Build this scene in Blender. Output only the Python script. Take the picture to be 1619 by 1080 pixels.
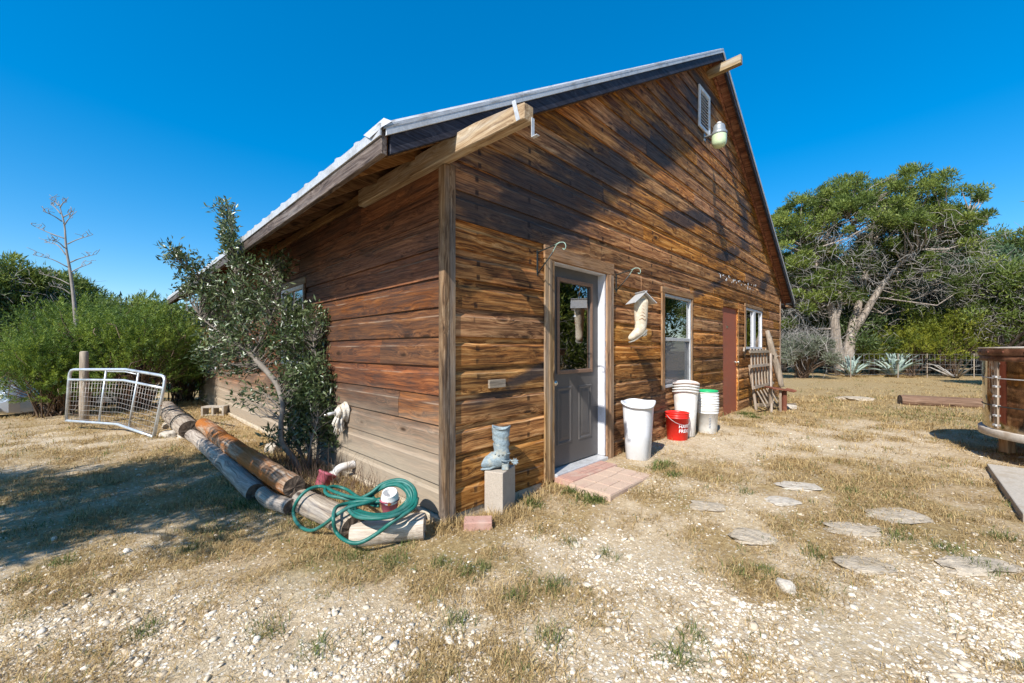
import bpy, math, random
import numpy as np
from mathutils import Vector, Matrix

for o in list(bpy.data.objects):
    bpy.data.objects.remove(o, do_unlink=True)
SC = bpy.context.scene
COL = SC.collection
random.seed(11)
RNG = np.random.default_rng(11)

# ------------------------------------------------------------------ camera
FPX, CX0, HY = 634.0, 809.5, 553.0            # focal length, centre and horizon in photo pixels
CAM = np.array((-1.770, -2.4206, 1.28))
FW = np.array((0.7136, 0.7006, 0.0)); RT = np.array((0.7006, -0.7136, 0.0))
cd = bpy.data.cameras.new('camera'); cam = bpy.data.objects.new('camera', cd); COL.objects.link(cam)
cd.sensor_width = 36; cd.sensor_fit = 'HORIZONTAL'; cd.lens = FPX/1619*36; cd.shift_y = (HY-540)/1619
cd.clip_start = 0.05; cd.clip_end = 2000
cam.location = CAM; cam.rotation_euler = (math.pi/2, 0, math.atan2(FW[1], FW[0])-math.pi/2)
SC.camera = cam

# ------------------------------------------------------------------ sky and sun
SUN = Vector((-1.0, -0.28, 0.97)).normalized()        # towards the sun
w = bpy.data.worlds.new('World'); SC.world = w; w.use_nodes = True
wn = w.node_tree.nodes; wl = w.node_tree.links
for n in list(wn): wn.remove(n)
sky = wn.new('ShaderNodeTexSky'); sky.sky_type = 'NISHITA'; sky.sun_disc = False
sky.sun_elevation = math.asin(SUN.z)
sky.sun_rotation = math.atan2(SUN.x, SUN.y)
sky.altitude = 300; sky.air_density = 1.0; sky.dust_density = 0.35; sky.ozone_density = 4.0
hs = wn.new('ShaderNodeHueSaturation'); hs.inputs['Hue'].default_value = 0.500; hs.inputs['Saturation'].default_value = 1.72
hs.inputs['Value'].default_value = 1.30
bg = wn.new('ShaderNodeBackground'); bg.inputs['Strength'].default_value = 0.15
wo = wn.new('ShaderNodeOutputWorld')
gm = wn.new('ShaderNodeGamma'); gm.inputs['Gamma'].default_value = 0.72
wl.new(sky.outputs[0], gm.inputs[0]); wl.new(gm.outputs[0], hs.inputs['Color']); wl.new(hs.outputs[0], bg.inputs['Color']); wl.new(bg.outputs[0], wo.inputs['Surface'])
sd = bpy.data.lights.new('sun', 'SUN'); sun = bpy.data.objects.new('sun', sd); COL.objects.link(sun)
sd.energy = 4.6; sd.angle = math.radians(0.53); sd.color = (1.0, 0.965, 0.905)
sun.rotation_euler = SUN.to_track_quat('Z', 'Y').to_euler(); sun.location = (-8, -6, 12)
SC.view_settings.view_transform = 'Standard'; SC.view_settings.look = 'None'
SC.view_settings.exposure = 0.65; SC.view_settings.gamma = 1.0; SC.view_settings.use_curve_mapping = False
SC.render.engine = 'CYCLES'
SC.cycles.max_bounces = 6; SC.cycles.transparent_max_bounces = 8

# ------------------------------------------------------------------ pixel helpers (photo pixels -> places)
def pdir(px, py):
    return FW + RT*((px-CX0)/FPX) + np.array((0, 0, (HY-py)/FPX))
def on_y(px, py, Y=0.0):
    d = pdir(px, py); return CAM + d*((Y-CAM[1])/d[1])
def on_x(px, py, X=0.0):
    d = pdir(px, py); return CAM + d*((X-CAM[0])/d[0])
def on_z(px, py, Z=0.0):
    d = pdir(px, py); return CAM + d*((Z-CAM[2])/d[2])
def at_d(px, py, D):
    return CAM + pdir(px, py)*D
def camxy(x, y):
    dx = np.asarray(x)-CAM[0]; dy = np.asarray(y)-CAM[1]
    return dx*RT[0]+dy*RT[1], dx*FW[0]+dy*FW[1]
def from_cam(X, Z):
    p = CAM + RT*X + FW*Z; return p[0], p[1]

# ------------------------------------------------------------------ noise and ground height
def _hash(ix, iy, s):
    h = (ix.astype(np.int64)*374761393 + iy.astype(np.int64)*668265263 + s*974634541) & 0x7fffffff
    h = ((h ^ (h >> 13))*1274126177) & 0x7fffffff
    return ((h ^ (h >> 16)) & 0xffff)/65535.0
def vnoise(x, y, s=0):
    x = np.asarray(x, float); y = np.asarray(y, float)
    ix = np.floor(x).astype(np.int64); iy = np.floor(y).astype(np.int64); fx = x-ix; fy = y-iy
    fx = fx*fx*(3-2*fx); fy = fy*fy*(3-2*fy)
    a = _hash(ix, iy, s); b = _hash(ix+1, iy, s); c = _hash(ix, iy+1, s); d = _hash(ix+1, iy+1, s)
    return (a*(1-fx)+b*fx)*(1-fy) + (c*(1-fx)+d*fx)*fy
def fbm(x, y, s=0, o=4):
    v = 0; a = 0.5; f = 1.0
    for k in range(o):
        v = v + a*vnoise(x*f, y*f, s+k*17); a *= 0.5; f *= 2.03
    return v
def sstep(v): v = np.clip(v, 0, 1); return v*v*(3-2*v)
def gh(x, y):
    x = np.asarray(x, float); y = np.asarray(y, float)
    X, Z = camxy(x, y)
    h = 0.065*sstep((x-0.7)/1.6)
    h = h - 0.55*sstep((-X-8.3)/4.5)*sstep((Z-6)/4)
    h = h + 0.022*(fbm(x*1.7, y*1.7, 3)-0.47) + 0.016*(vnoise(x*7, y*7, 9)-0.5)
    inside = (x > -0.02) & (x < 10.9) & (y > -0.02) & (y < 10.7)
    return np.where(inside, np.minimum(h, 0.0)-0.05, h)
def G(px, py):
    z = 0.0
    for _ in range(6):
        p = on_z(px, py, z); z = float(gh(p[0], p[1]))
    return np.array((p[0], p[1], z))

# ------------------------------------------------------------------ mesh helpers
def link(o, parent=None):
    COL.objects.link(o)
    if parent is not None: o.parent = parent
    return o
def tag(o, label=None, cat=None, group=None, kind=None):
    if label: o['label'] = label
    if cat: o['category'] = cat
    if group: o['group'] = group
    if kind: o['kind'] = kind
    return o
def empty(name, loc=(0, 0, 0), rz=0.0, parent=None):
    o = bpy.data.objects.new(name, None); o.empty_display_size = 0.2
    o.location = loc; o.rotation_euler = (0, 0, rz)
    return link(o, parent)
def np_mesh(name, V, F, n, smooth=False, attrs=None):
    """fast mesh from numpy: V (k,3), F (m,n)"""
    me = bpy.data.meshes.new(name)
    V = np.asarray(V, np.float32); F = np.asarray(F, np.int32)
    me.vertices.add(len(V)); me.vertices.foreach_set('co', V.ravel())
    me.loops.add(F.size); me.loops.foreach_set('vertex_index', F.ravel())
    me.polygons.add(len(F))
    me.polygons.foreach_set('loop_start', np.arange(0, F.size, n, dtype=np.int32))
    me.polygons.foreach_set('loop_total', np.full(len(F), n, np.int32))
    if smooth: me.polygons.foreach_set('use_smooth', np.ones(len(F), bool))
    if attrs:
        for k, (dom, v) in attrs.items():
            a = me.attributes.new(k, 'FLOAT', dom); a.data.foreach_set('value', np.asarray(v, np.float32))
    me.update(calc_edges=True); me.validate()
    return me
class MB:
    def __init__(s): s.v = []; s.f = []; s.sm = []
    def add(s, vs, fs, M=None, smooth=False):
        b = len(s.v)
        for p in vs:
            p = Vector(p)
            s.v.append(M @ p if M is not None else p)
        for f in fs: s.f.append([i+b for i in f]); s.sm.append(smooth)
        return s
    def box(s, c, d, M=None, taper=1.0):
        x, y, z = d[0]/2, d[1]/2, d[2]/2; t = taper
        vs = [(-x, -y, -z), (x, -y, -z), (x, y, -z), (-x, y, -z), (-x*t, -y*t, z), (x*t, -y*t, z), (x*t, y*t, z), (-x*t, y*t, z)]
        vs = [(a[0]+c[0], a[1]+c[1], a[2]+c[2]) for a in vs]
        return s.add(vs, [(0, 3, 2, 1), (4, 5, 6, 7), (0, 1, 5, 4), (1, 2, 6, 5), (2, 3, 7, 6), (3, 0, 4, 7)], M)
    def b2(s, lo, hi, M=None):
        return s.box([(a+b)/2 for a, b in zip(lo, hi)], [b-a for a, b in zip(lo, hi)], M)
    def prism(s, poly, y0, y1, M=None):
        """poly in x,z extruded along y"""
        n = len(poly); vs = [(p[0], y0, p[1]) for p in poly]+[(p[0], y1, p[1]) for p in poly]
        fs = [list(range(n)), list(range(2*n-1, n-1, -1))]+[(i, n+i, n+(i+1) % n, (i+1) % n) for i in range(n)]
        return s.add(vs, fs, M)
    def rings(s, R, cap0=True, cap1=True, smooth=True, closed=True):
        n = len(R[0]); vs = [p for r in R for p in r]; fs = []
        for k in range(len(R)-1):
            for i in range(n if closed else n-1):
                j = (i+1) % n; fs.append((k*n+i, k*n+j, (k+1)*n+j, (k+1)*n+i))
        b = len(s.v); s.add(vs, fs, None, smooth)
        if cap0: s.f.append([b+i for i in range(n-1, -1, -1)]); s.sm.append(False)
        if cap1: s.f.append([b+(len(R)-1)*n+i for i in range(n)]); s.sm.append(False)
        return s
    def lathe(s, prof, c=(0, 0, 0), n=24, ex=1.0, ey=1.0, power=2.0, cap0=True, cap1=False, wob=None):
        R = []
        for k, (r, z) in enumerate(prof):
            ring = []
            for i in range(n):
                a = 2*math.pi*i/n; ca, sa = math.cos(a), math.sin(a)
                q = (abs(ca)**power+abs(sa)**power)**(-1/power)
                dz = wob(k, a) if wob else 0
                ring.append((c[0]+r*ca*q*ex, c[1]+r*sa*q*ey, c[2]+z+dz))
            R.append(ring)
        return s.rings(R, cap0, cap1)
    def tube(s, pts, rad, n=6, cap=True, jit=0.0):
        pts = [Vector(p) for p in pts]; m = len(pts)
        if not hasattr(rad, '__len__'): rad = [rad]*m
        t0 = (pts[1]-pts[0]).normalized()
        u = t0.orthogonal().normalized(); R = []
        for k in range(m):
            t = (pts[min(k+1, m-1)]-pts[max(k-1, 0)])
            t = t.normalized() if t.length > 1e-9 else t0
            u = (u - t*u.dot(t)); u = u.normalized() if u.length > 1e-6 else t.orthogonal().normalized()
            v = t.cross(u)
            R.append([pts[k]+(u*math.cos(2*math.pi*i/n)+v*math.sin(2*math.pi*i/n))*rad[k]*(1+random.uniform(-jit, jit)) for i in range(n)])
        return s.rings(R, cap, cap)
    def build(s, name, mat, parent=None, bevel=0.0, seg=1, loc=None, rz=0.0):
        me = bpy.data.meshes.new(name)
        me.from_pydata([tuple(p) for p in s.v], [], s.f)
        me.polygons.foreach_set('use_smooth', s.sm)
        me.materials.append(mat); me.update()
        o = bpy.data.objects.new(name, me)
        if loc is not None: o.location = loc
        o.rotation_euler = (0, 0, rz)
        link(o, parent)
        if bevel > 0:
            bm = o.modifiers.new('bevel', 'BEVEL'); bm.width = bevel; bm.segments = seg; bm.limit_method = 'ANGLE'; bm.angle_limit = math.radians(40)
        return o
def catmull(pts, k=8):
    P = [Vector(p) for p in pts]; P = [P[0]*2-P[1]]+P+[P[-1]*2-P[-2]]; out = []
    for i in range(1, len(P)-2):
        a, b, c, d = P[i-1:i+3]
        for j in range(k):
            t = j/k
            out.append(0.5*((2*b)+(c-a)*t+(2*a-5*b+4*c-d)*t*t+(3*b-a-3*c+d)*t*t*t))
    out.append(P[-2]); return out
def frame(origin, x, up=(0, 0, 1)):
    x = Vector(x).normalized(); z = Vector(up); y = z.cross(x).normalized(); z = x.cross(y)
    M = Matrix((x, y, z)).transposed().to_4x4(); M.translation = Vector(origin); return M

# ------------------------------------------------------------------ materials
def newmat(name, rough=0.7, col=(0.5, 0.5, 0.5), metal=0.0, spec=0.5):
    m = bpy.data.materials.new(name); m.use_nodes = True; nt = m.node_tree
    b = nt.nodes['Principled BSDF']; b.inputs['Roughness'].default_value = rough
    b.inputs['Base Color'].default_value = (*col, 1); b.inputs['Metallic'].default_value = metal
    b.inputs['Specular IOR Level'].default_value = spec
    return m, nt, b
class NG:
    def __init__(s, nt): s.nt = nt
    def n(s, t, **kw):
        x = s.nt.nodes.new(t)
        for k, v in kw.items(): setattr(x, k, v)
        return x
    def L(s, a, b): s.nt.links.new(a, b)
    def val(s, x, sock):
        if isinstance(x, (int, float)): sock.default_value = x
        elif isinstance(x, tuple): sock.default_value = x if len(x) == len(sock.default_value) else (*x, 1)
        else: s.L(x, sock)
    def m(s, op, a, b=0.0, c=0.0, clamp=False):
        x = s.n('ShaderNodeMath', operation=op, use_clamp=clamp)
        s.val(a, x.inputs[0]); s.val(b, x.inputs[1]); s.val(c, x.inputs[2]); return x.outputs[0]
    def mapr(s, v, a, b, c=0.0, d=1.0):
        x = s.n('ShaderNodeMapRange', interpolation_type='SMOOTHSTEP'); s.val(v, x.inputs[0])
        for i, q in enumerate((a, b, c, d)): s.val(q, x.inputs[i+1])
        return x.outputs[0]
    def mix(s, f, a, b, mode='MIX'):
        x = s.n('ShaderNodeMix', data_type='RGBA', blend_type=mode); s.val(f, x.inputs[0]); s.val(a, x.inputs[6]); s.val(b, x.inputs[7]); return x.outputs[2]
    def coord(s, k='Object'): return s.n('ShaderNodeTexCoord').outputs[k]
    def pos(s): return s.n('ShaderNodeNewGeometry').outputs['Position']
    def rnd(s): return s.n('ShaderNodeObjectInfo').outputs['Random']
    def scale(s, v, sc, off=None):
        x = s.n('ShaderNodeMapping'); s.L(v, x.inputs[0]); x.inputs['Scale'].default_value = sc
        if off is not None:
            c = s.n('ShaderNodeCombineXYZ'); s.val(off, c.inputs[0]); s.val(off, c.inputs[1]); s.val(off, c.inputs[2]); s.L(c.outputs[0], x.inputs['Location'])
        return x.outputs[0]
    def noise(s, v, sc, det=4.0, rough=0.55, dist=0.0):
        x = s.n('ShaderNodeTexNoise'); s.L(v, x.inputs['Vector']); x.inputs['Scale'].default_value = sc
        x.inputs['Detail'].default_value = det; x.inputs['Roughness'].default_value = rough; x.inputs['Distortion'].default_value = dist
        return x.outputs[0]
    def vor(s, v, sc, feat='F1', out=0):
        x = s.n('ShaderNodeTexVoronoi', feature=feat); s.L(v, x.inputs['Vector']); x.inputs['Scale'].default_value = sc; return x.outputs[out]
    def sep(s, v): x = s.n('ShaderNodeSeparateXYZ'); s.L(v, x.inputs[0]); return x.outputs
    def comb(s, a, b, c): x = s.n('ShaderNodeCombineXYZ'); s.val(a, x.inputs[0]); s.val(b, x.inputs[1]); s.val(c, x.inputs[2]); return x.outputs[0]
    def ramp(s, f, pts):
        x = s.n('ShaderNodeValToRGB'); s.L(f, x.inputs[0]); e = x.color_ramp.elements
        while len(e) < len(pts): e.new(0.5)
        for q, (p, c) in zip(e, pts): q.position = p; q.color = (*c, 1)
        return x.outputs[0]
    def bump(s, h, strength, dist, b):
        x = s.n('ShaderNodeBump'); s.L(h, x.inputs['Height']); x.inputs['Strength'].default_value = strength; x.inputs['Distance'].default_value = dist
        s.L(x.outputs[0], b.inputs['Normal']); return x
    def attr(s, name): x = s.n('ShaderNodeAttribute', attribute_name=name); return x.outputs['Fac']

def speckle(name, col, var=0.25, sc=30.0, rough=0.8, bump=0.3, bd=0.004, metal=0.0, spec=0.4, dirt=None, dsc=6.0):
    """a plain surface with fine mottling, blotches and relief"""
    m, nt, b = newmat(name, rough, col, metal, spec); g = NG(nt); c = g.scale(g.coord(), (1, 1, 1), g.m('MULTIPLY', g.rnd(), 31.0))
    n1 = g.noise(c, sc, 5, 0.65); n2 = g.noise(c, dsc, 4, 0.6)
    lo = tuple(max(0, x*(1-var)) for x in col); hi = tuple(min(1, x*(1+var)) for x in col)
    cc = g.ramp(n1, [(0.3, lo), (0.7, hi)])
    if dirt: cc = g.mix(g.mapr(n2, 0.48, 0.68), cc, dirt)
    else: cc = g.mix(g.mapr(n2, 0.35, 0.7, 0, 0.45), cc, lo)
    g.L(cc, b.inputs['Base Color'])
    if bump: g.bump(n1, bump, bd, b)
    return m

def wood(name, cols, axis=0, grey=None, stain=(0.02, 0.013, 0.009), stain_amt=0.5, knots=True, nails=False, lowgrey=None, wall_low=None, tone=(0.6, 1.25), gs=1.0, bumpd=0.003, gloss=0.62, lip=0.0, stain_lo=0.53, blots=None):
    """weathered timber: grain runs along the object's local axis"""
    m, nt, b = newmat(name, gloss, (0.3, 0.2, 0.1), 0, 0.18); g = NG(nt)
    oc = g.coord(); rnd = g.rnd(); xyz = g.sep(oc)
    a = xyz[axis]; o1 = xyz[(axis+1) % 3]; o2 = xyz[(axis+2) % 3]
    off = g.m('MULTIPLY', rnd, 61.0)
    base = g.comb(g.m('ADD', a, off), g.m('ADD', o1, off), g.m('ADD', o2, off))
    # knots bend the grain around them
    kv = g.scale(base, (2.3*gs, 7.0*gs, 7.0*gs)); kd = g.vor(kv, 1.0); 
    bend = g.m('MULTIPLY', g.mapr(kd, 0.0, 0.42, 1.0, 0.0), 0.035)
    wob = g.m('MULTIPLY', g.m('SUBTRACT', g.noise(g.scale(base, (1.3*gs, 3*gs, 3*gs)), 1.0, 2), 0.5), 0.09)
    oo = g.m('ADD', wob, bend)
    gv = g.comb(g.m('ADD', a, off), g.m('ADD', g.m('ADD', o1, oo), off), g.m('ADD', g.m('ADD', o2, oo), off))
    fine = g.noise(g.scale(gv, (2.2*gs, 90*gs, 90*gs)), 1.0, 5, 0.7)
    band = g.noise(g.scale(gv, (0.9*gs, 38*gs, 38*gs)), 1.0, 4, 0.65)
    mixv = g.m('ADD', g.m('MULTIPLY', fine, 0.45), g.m('MULTIPLY', band, 0.55))
    c = g.ramp(mixv, [(0.37, cols[0]), (0.455, cols[1]), (0.545, cols[2]), (0.66, cols[3])])
    # every board has a tone of its own
    tn = g.m('ADD', g.m('MULTIPLY', g.m('FRACT', g.m('MULTIPLY', rnd, 7.31)), tone[1]-tone[0]), tone[0])
    c = g.mix(1.0, c, g.comb(tn, tn, tn), 'MULTIPLY')
    hu = g.n('ShaderNodeHueSaturation'); g.L(c, hu.inputs['Color'])
    g.L(g.m('ADD', g.m('MULTIPLY', g.m('FRACT', g.m('MULTIPLY', rnd, 13.7)), 0.010), 0.495), hu.inputs['Hue'])
    g.L(g.m('ADD', g.m('MULTIPLY', g.m('FRACT', g.m('MULTIPLY', rnd, 3.3)), 0.22), 0.92), hu.inputs['Saturation']); c = hu.outputs[0]
    if grey:
        gn = g.noise(g.scale(base, (0.9, 6, 6)), 1.0, 5, 0.65)
        c = g.mix(g.mapr(gn, grey[2] if len(grey) > 2 else 0.47, (grey[2] if len(grey) > 2 else 0.47)+0.19, 0, grey[1]), c, g.mix(fine, tuple(x*0.55 for x in grey[0]), grey[0]))
    if stain_amt > 0:
        ps = g.noise(g.scale(gv, (1.7, 9, 9)), 1.0, 7, 0.72, 0.7)
        pw = g.noise(g.pos(), 0.55, 4, 0.6)
        sm = g.mapr(g.m('ADD', g.m('MULTIPLY', ps, 0.65), g.m('MULTIPLY', pw, 0.5)), stain_lo, stain_lo+0.16, 0.0, stain_amt)
        c = g.mix(g.m('MULTIPLY', sm, g.mapr(fine, 0.25, 0.65, 1.0, 0.55)), c, stain)
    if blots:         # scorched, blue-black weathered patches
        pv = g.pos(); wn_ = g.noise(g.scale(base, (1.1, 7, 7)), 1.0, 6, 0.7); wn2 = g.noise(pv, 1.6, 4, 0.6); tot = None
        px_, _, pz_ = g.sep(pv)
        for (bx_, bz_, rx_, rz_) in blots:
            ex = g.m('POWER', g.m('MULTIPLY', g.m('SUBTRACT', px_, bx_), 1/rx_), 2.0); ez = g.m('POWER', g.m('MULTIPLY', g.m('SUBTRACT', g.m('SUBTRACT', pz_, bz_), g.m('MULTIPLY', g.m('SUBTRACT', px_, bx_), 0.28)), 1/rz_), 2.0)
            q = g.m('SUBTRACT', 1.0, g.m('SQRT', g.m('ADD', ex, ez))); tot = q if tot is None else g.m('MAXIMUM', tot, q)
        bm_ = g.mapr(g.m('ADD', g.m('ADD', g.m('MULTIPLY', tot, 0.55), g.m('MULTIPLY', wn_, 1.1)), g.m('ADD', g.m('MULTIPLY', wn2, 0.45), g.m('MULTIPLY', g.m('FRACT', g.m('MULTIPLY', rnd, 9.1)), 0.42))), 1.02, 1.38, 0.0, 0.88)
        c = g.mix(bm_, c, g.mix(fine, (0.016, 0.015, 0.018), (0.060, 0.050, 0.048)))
    if wall_low:      # sun-bleached, splashed boards low on the wall
        hgt = g.sep(g.pos())[2]
        q = g.m('ADD', hgt, g.m('MULTIPLY', g.m('SUBTRACT', g.noise(g.scale(base, (1.2, 5, 5)), 1.0, 4), 0.5), 0.5))
        c = g.mix(g.mapr(q, wall_low[1], wall_low[2], wall_low[3], 0.0), c, g.mix(fine, tuple(x*0.5 for x in wall_low[0]), wall_low[0]))
    hgt_in = mixv
    if knots:
        kn = g.vor(kv, 1.0); kr = g.n('ShaderNodeTexVoronoi', feature='F1'); g.L(kv, kr.inputs['Vector']); kr.inputs['Scale'].default_value = 1.0
        kc = g.sep(kr.outputs['Color'])[0]
        km = g.m('MULTIPLY', g.mapr(kn, 0.07, 0.17, 1.0, 0.0), g.m('GREATER_THAN', kc, 0.38))
        c = g.mix(g.m('MULTIPLY', km, 0.88), c, (0.03, 0.016, 0.009))
    if nails:
        # rusted nail heads bleed dark streaks where the studs are
        fx = g.m('ABSOLUTE', g.m('SUBTRACT', g.m('FRACT', g.m('ADD', g.m('MULTIPLY', a, 1/0.61), g.m('MULTIPLY', g.m('FRACT', g.m('MULTIPLY', rnd, 5.7)), 0.09))), 0.5))
        fz = g.m('FRACT', g.m('DIVIDE', g.m('SUBTRACT', xyz[2], 0.057), 0.2205))
        near = g.mapr(g.m('SUBTRACT', fx, g.m('MULTIPLY', g.noise(g.scale(base, (30, 30, 12)), 1.0, 3), 0.022)), 0.008, 0.026, 1.0, 0.0)
        rows = g.m('MAXIMUM', g.mapr(g.m('ABSOLUTE', g.m('SUBTRACT', fz, 0.12)), 0.06, 0.13, 1.0, 0.0), g.mapr(g.m('ABSOLUTE', g.m('SUBTRACT', fz, 0.60)), 0.06, 0.15, 1.0, 0.0))
        nm = g.m('MULTIPLY', near, rows); nm = g.m('MULTIPLY', nm, g.mapr(g.noise(g.scale(base, (5, 5, 5)), 1.0, 2), 0.42, 0.58, 0.0, 0.80))
        c = g.mix(nm, c, (0.018, 0.011, 0.008))
    if lip:  # pale lip line: edge wear plus a painted sky highlight on the cove
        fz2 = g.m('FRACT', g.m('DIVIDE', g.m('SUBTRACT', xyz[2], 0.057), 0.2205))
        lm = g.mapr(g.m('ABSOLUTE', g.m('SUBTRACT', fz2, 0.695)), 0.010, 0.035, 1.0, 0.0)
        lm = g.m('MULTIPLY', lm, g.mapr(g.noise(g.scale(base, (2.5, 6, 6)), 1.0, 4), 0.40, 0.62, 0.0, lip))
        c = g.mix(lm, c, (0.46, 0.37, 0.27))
    g.L(c, b.inputs['Base Color'])
    rr = g.mapr(fine, 0.3, 0.7, gloss+0.15, gloss-0.12); g.L(rr, b.inputs['Roughness'])
    g.bump(hgt_in, 0.9, bumpd, b)
    return m

def leafmat(name, c0, c1, c2, rough=0.55, trans=0.25, spec=0.4):
    m, nt, b = newmat(name, rough, c1, 0, spec); g = NG(nt)
    t = g.attr('tone'); c = g.ramp(t, [(0.0, c0), (0.5, c1), (1.0, c2)]); g.L(c, b.inputs['Base Color'])
    out = nt.nodes['Material Output']; tr = g.n('ShaderNodeBsdfTranslucent'); mx = g.n('ShaderNodeMixShader'); mx.inputs[0].default_value = trans
    hu = g.n('ShaderNodeHueSaturation'); hu.inputs['Value'].default_value = 1.3; hu.inputs['Hue'].default_value = 0.49; g.L(c, hu.inputs['Color']); g.L(hu.outputs[0], tr.inputs['Color'])
    g.L(b.outputs[0], mx.inputs[1]); g.L(tr.outputs[0], mx.inputs[2]); g.L(mx.outputs[0], out.inputs['Surface'])
    return m

M = {}
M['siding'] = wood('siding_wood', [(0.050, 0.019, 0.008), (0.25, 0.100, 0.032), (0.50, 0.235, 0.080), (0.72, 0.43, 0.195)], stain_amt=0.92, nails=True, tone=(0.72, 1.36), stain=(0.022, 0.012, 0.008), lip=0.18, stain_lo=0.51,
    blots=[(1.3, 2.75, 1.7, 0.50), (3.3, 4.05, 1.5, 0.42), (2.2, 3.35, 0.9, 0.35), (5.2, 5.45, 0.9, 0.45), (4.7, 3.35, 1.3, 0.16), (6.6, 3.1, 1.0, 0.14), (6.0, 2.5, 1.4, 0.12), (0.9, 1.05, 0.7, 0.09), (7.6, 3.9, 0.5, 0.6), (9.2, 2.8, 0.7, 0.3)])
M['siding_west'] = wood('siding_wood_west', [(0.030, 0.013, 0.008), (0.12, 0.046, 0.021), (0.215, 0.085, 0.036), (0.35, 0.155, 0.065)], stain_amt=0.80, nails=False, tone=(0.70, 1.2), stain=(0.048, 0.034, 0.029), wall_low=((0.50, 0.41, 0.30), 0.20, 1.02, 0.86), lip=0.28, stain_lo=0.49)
M['trim'] = wood('trim_wood', [(0.10, 0.05, 0.025), (0.24, 0.135, 0.066), (0.36, 0.22, 0.115), (0.46, 0.32, 0.19)], axis=2, grey=((0.42, 0.36, 0.30), 0.5), stain_amt=0.35, tone=(0.8, 1.1))
M['trim_h'] = wood('trim_wood_across', [(0.10, 0.05, 0.025), (0.26, 0.14, 0.066), (0.38, 0.22, 0.110), (0.46, 0.32, 0.19)], axis=0, grey=((0.42, 0.36, 0.30), 0.35), stain_amt=0.35, tone=(0.8, 1.1))
M['post'] = wood('post_wood', [(0.04, 0.022, 0.014), (0.17, 0.098, 0.056), (0.30, 0.195, 0.12), (0.42, 0.32, 0.22)], axis=2, grey=((0.34, 0.28, 0.23), 0.75), stain_amt=0.8, stain_lo=0.49, tone=(0.8, 1.05), knots=False)
M['rake'] = wood('rake_wood', [(0.010, 0.010, 0.014), (0.022, 0.022, 0.032), (0.035, 0.036, 0.050), (0.075, 0.075, 0.092)], axis=0, stain_amt=0.2, knots=False, tone=(0.8, 1.1))
M['fascia'] = wood('fascia_wood', [(0.03, 0.022, 0.019), (0.09, 0.068, 0.056), (0.17, 0.135, 0.113), (0.27, 0.23, 0.20)], axis=1, grey=((0.30, 0.27, 0.25), 0.8), stain_amt=0.85, stain_lo=0.48, tone=(0.75, 1.05), knots=False)
M['plywood'] = wood('plywood_red', [(0.07, 0.024, 0.018), (0.22, 0.075, 0.045), (0.36, 0.15, 0.085), (0.50, 0.29, 0.16)], axis=1, stain_amt=0.75, tone=(0.8, 1.1), gs=0.6, knots=False)
M['rafter'] = wood('rafter_wood', [(0.06, 0.028, 0.014), (0.19, 0.095, 0.044), (0.31, 0.17, 0.080), (0.40, 0.25, 0.13)], axis=0, stain_amt=0.5, tone=(0.5, 1.1))
M['beam'] = wood('beam_wood', [(0.12, 0.075, 0.040), (0.30, 0.20, 0.105), (0.43, 0.32, 0.19), (0.55, 0.46, 0.33)], axis=1, grey=((0.55, 0.50, 0.42), 0.6), stain_amt=0.35, tone=(0.9, 1.1), knots=False)
M['greywood'] = wood('grey_weathered_wood', [(0.11, 0.085, 0.062), (0.24, 0.185, 0.135), (0.37, 0.29, 0.215), (0.48, 0.40, 0.31)], axis=2, grey=((0.45, 0.39, 0.33), 0.6), stain_amt=0.25, tone=(0.75, 1.15), knots=False)
M['greywood_x'] = wood('grey_weathered_wood_across', [(0.11, 0.085, 0.062), (0.24, 0.185, 0.135), (0.37, 0.29, 0.215), (0.48, 0.40, 0.31)], axis=0, grey=((0.45, 0.39, 0.33), 0.6), stain_amt=0.25, tone=(0.75, 1.15), knots=False)
M['shrubbark'] = speckle('shrub_bark', (0.20, 0.17, 0.14), 0.3, 20, 0.9, 0.4, 0.004)
M['log'] = wood('peeled_log_wood', [(0.09, 0.07, 0.055), (0.25, 0.20, 0.155), (0.40, 0.335, 0.26), (0.54, 0.47, 0.38)], axis=0, grey=((0.40, 0.37, 0.34), 0.7), stain_amt=0.35, tone=(0.9, 1.1), bumpd=0.012)
M['log_orange'] = wood('log_with_red_rot', [(0.09, 0.055, 0.035), (0.27, 0.17, 0.10), (0.42, 0.32, 0.235), (0.54, 0.47, 0.38)], axis=0, grey=((0.44, 0.145, 0.026), 1.0, 0.40), stain_amt=0.45, tone=(0.95, 1.1), bumpd=0.008)
M['log_white'] = wood('split_log_wood', [(0.20, 0.15, 0.10), (0.42, 0.34, 0.255), (0.54, 0.46, 0.36), (0.64, 0.57, 0.47)], axis=0, stain_amt=0.12, tone=(0.98, 1.05), bumpd=0.007)
M['log_brown'] = wood('brown_log_wood', [(0.05, 0.028, 0.018), (0.14, 0.078, 0.050), (0.21, 0.125, 0.083), (0.30, 0.20, 0.14)], axis=0, stain_amt=0.3, tone=(0.95, 1.05), bumpd=0.006)
M['log_end'] = speckle('log_end_grain', (0.11, 0.078, 0.055), 0.5, 40, 0.9, 0.8, 0.01)
M['galv'] = speckle('galvanised_metal', (0.55, 0.55, 0.55), 0.18, 60, 0.5, 0.08, 0.002, metal=0.3, dirt=(0.42, 0.41, 0.40))
M['roofmetal'] = speckle('roof_metal', (0.52, 0.52, 0.52), 0.12, 20, 0.5, 0.05, 0.001, metal=0.3, dirt=(0.30, 0.28, 0.25))
M['gatemetal'] = speckle('gate_metal', (0.58, 0.61, 0.63), 0.12, 25, 0.42, 0.05, 0.001, metal=0.6, dirt=(0.42, 0.42, 0.42))
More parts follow.
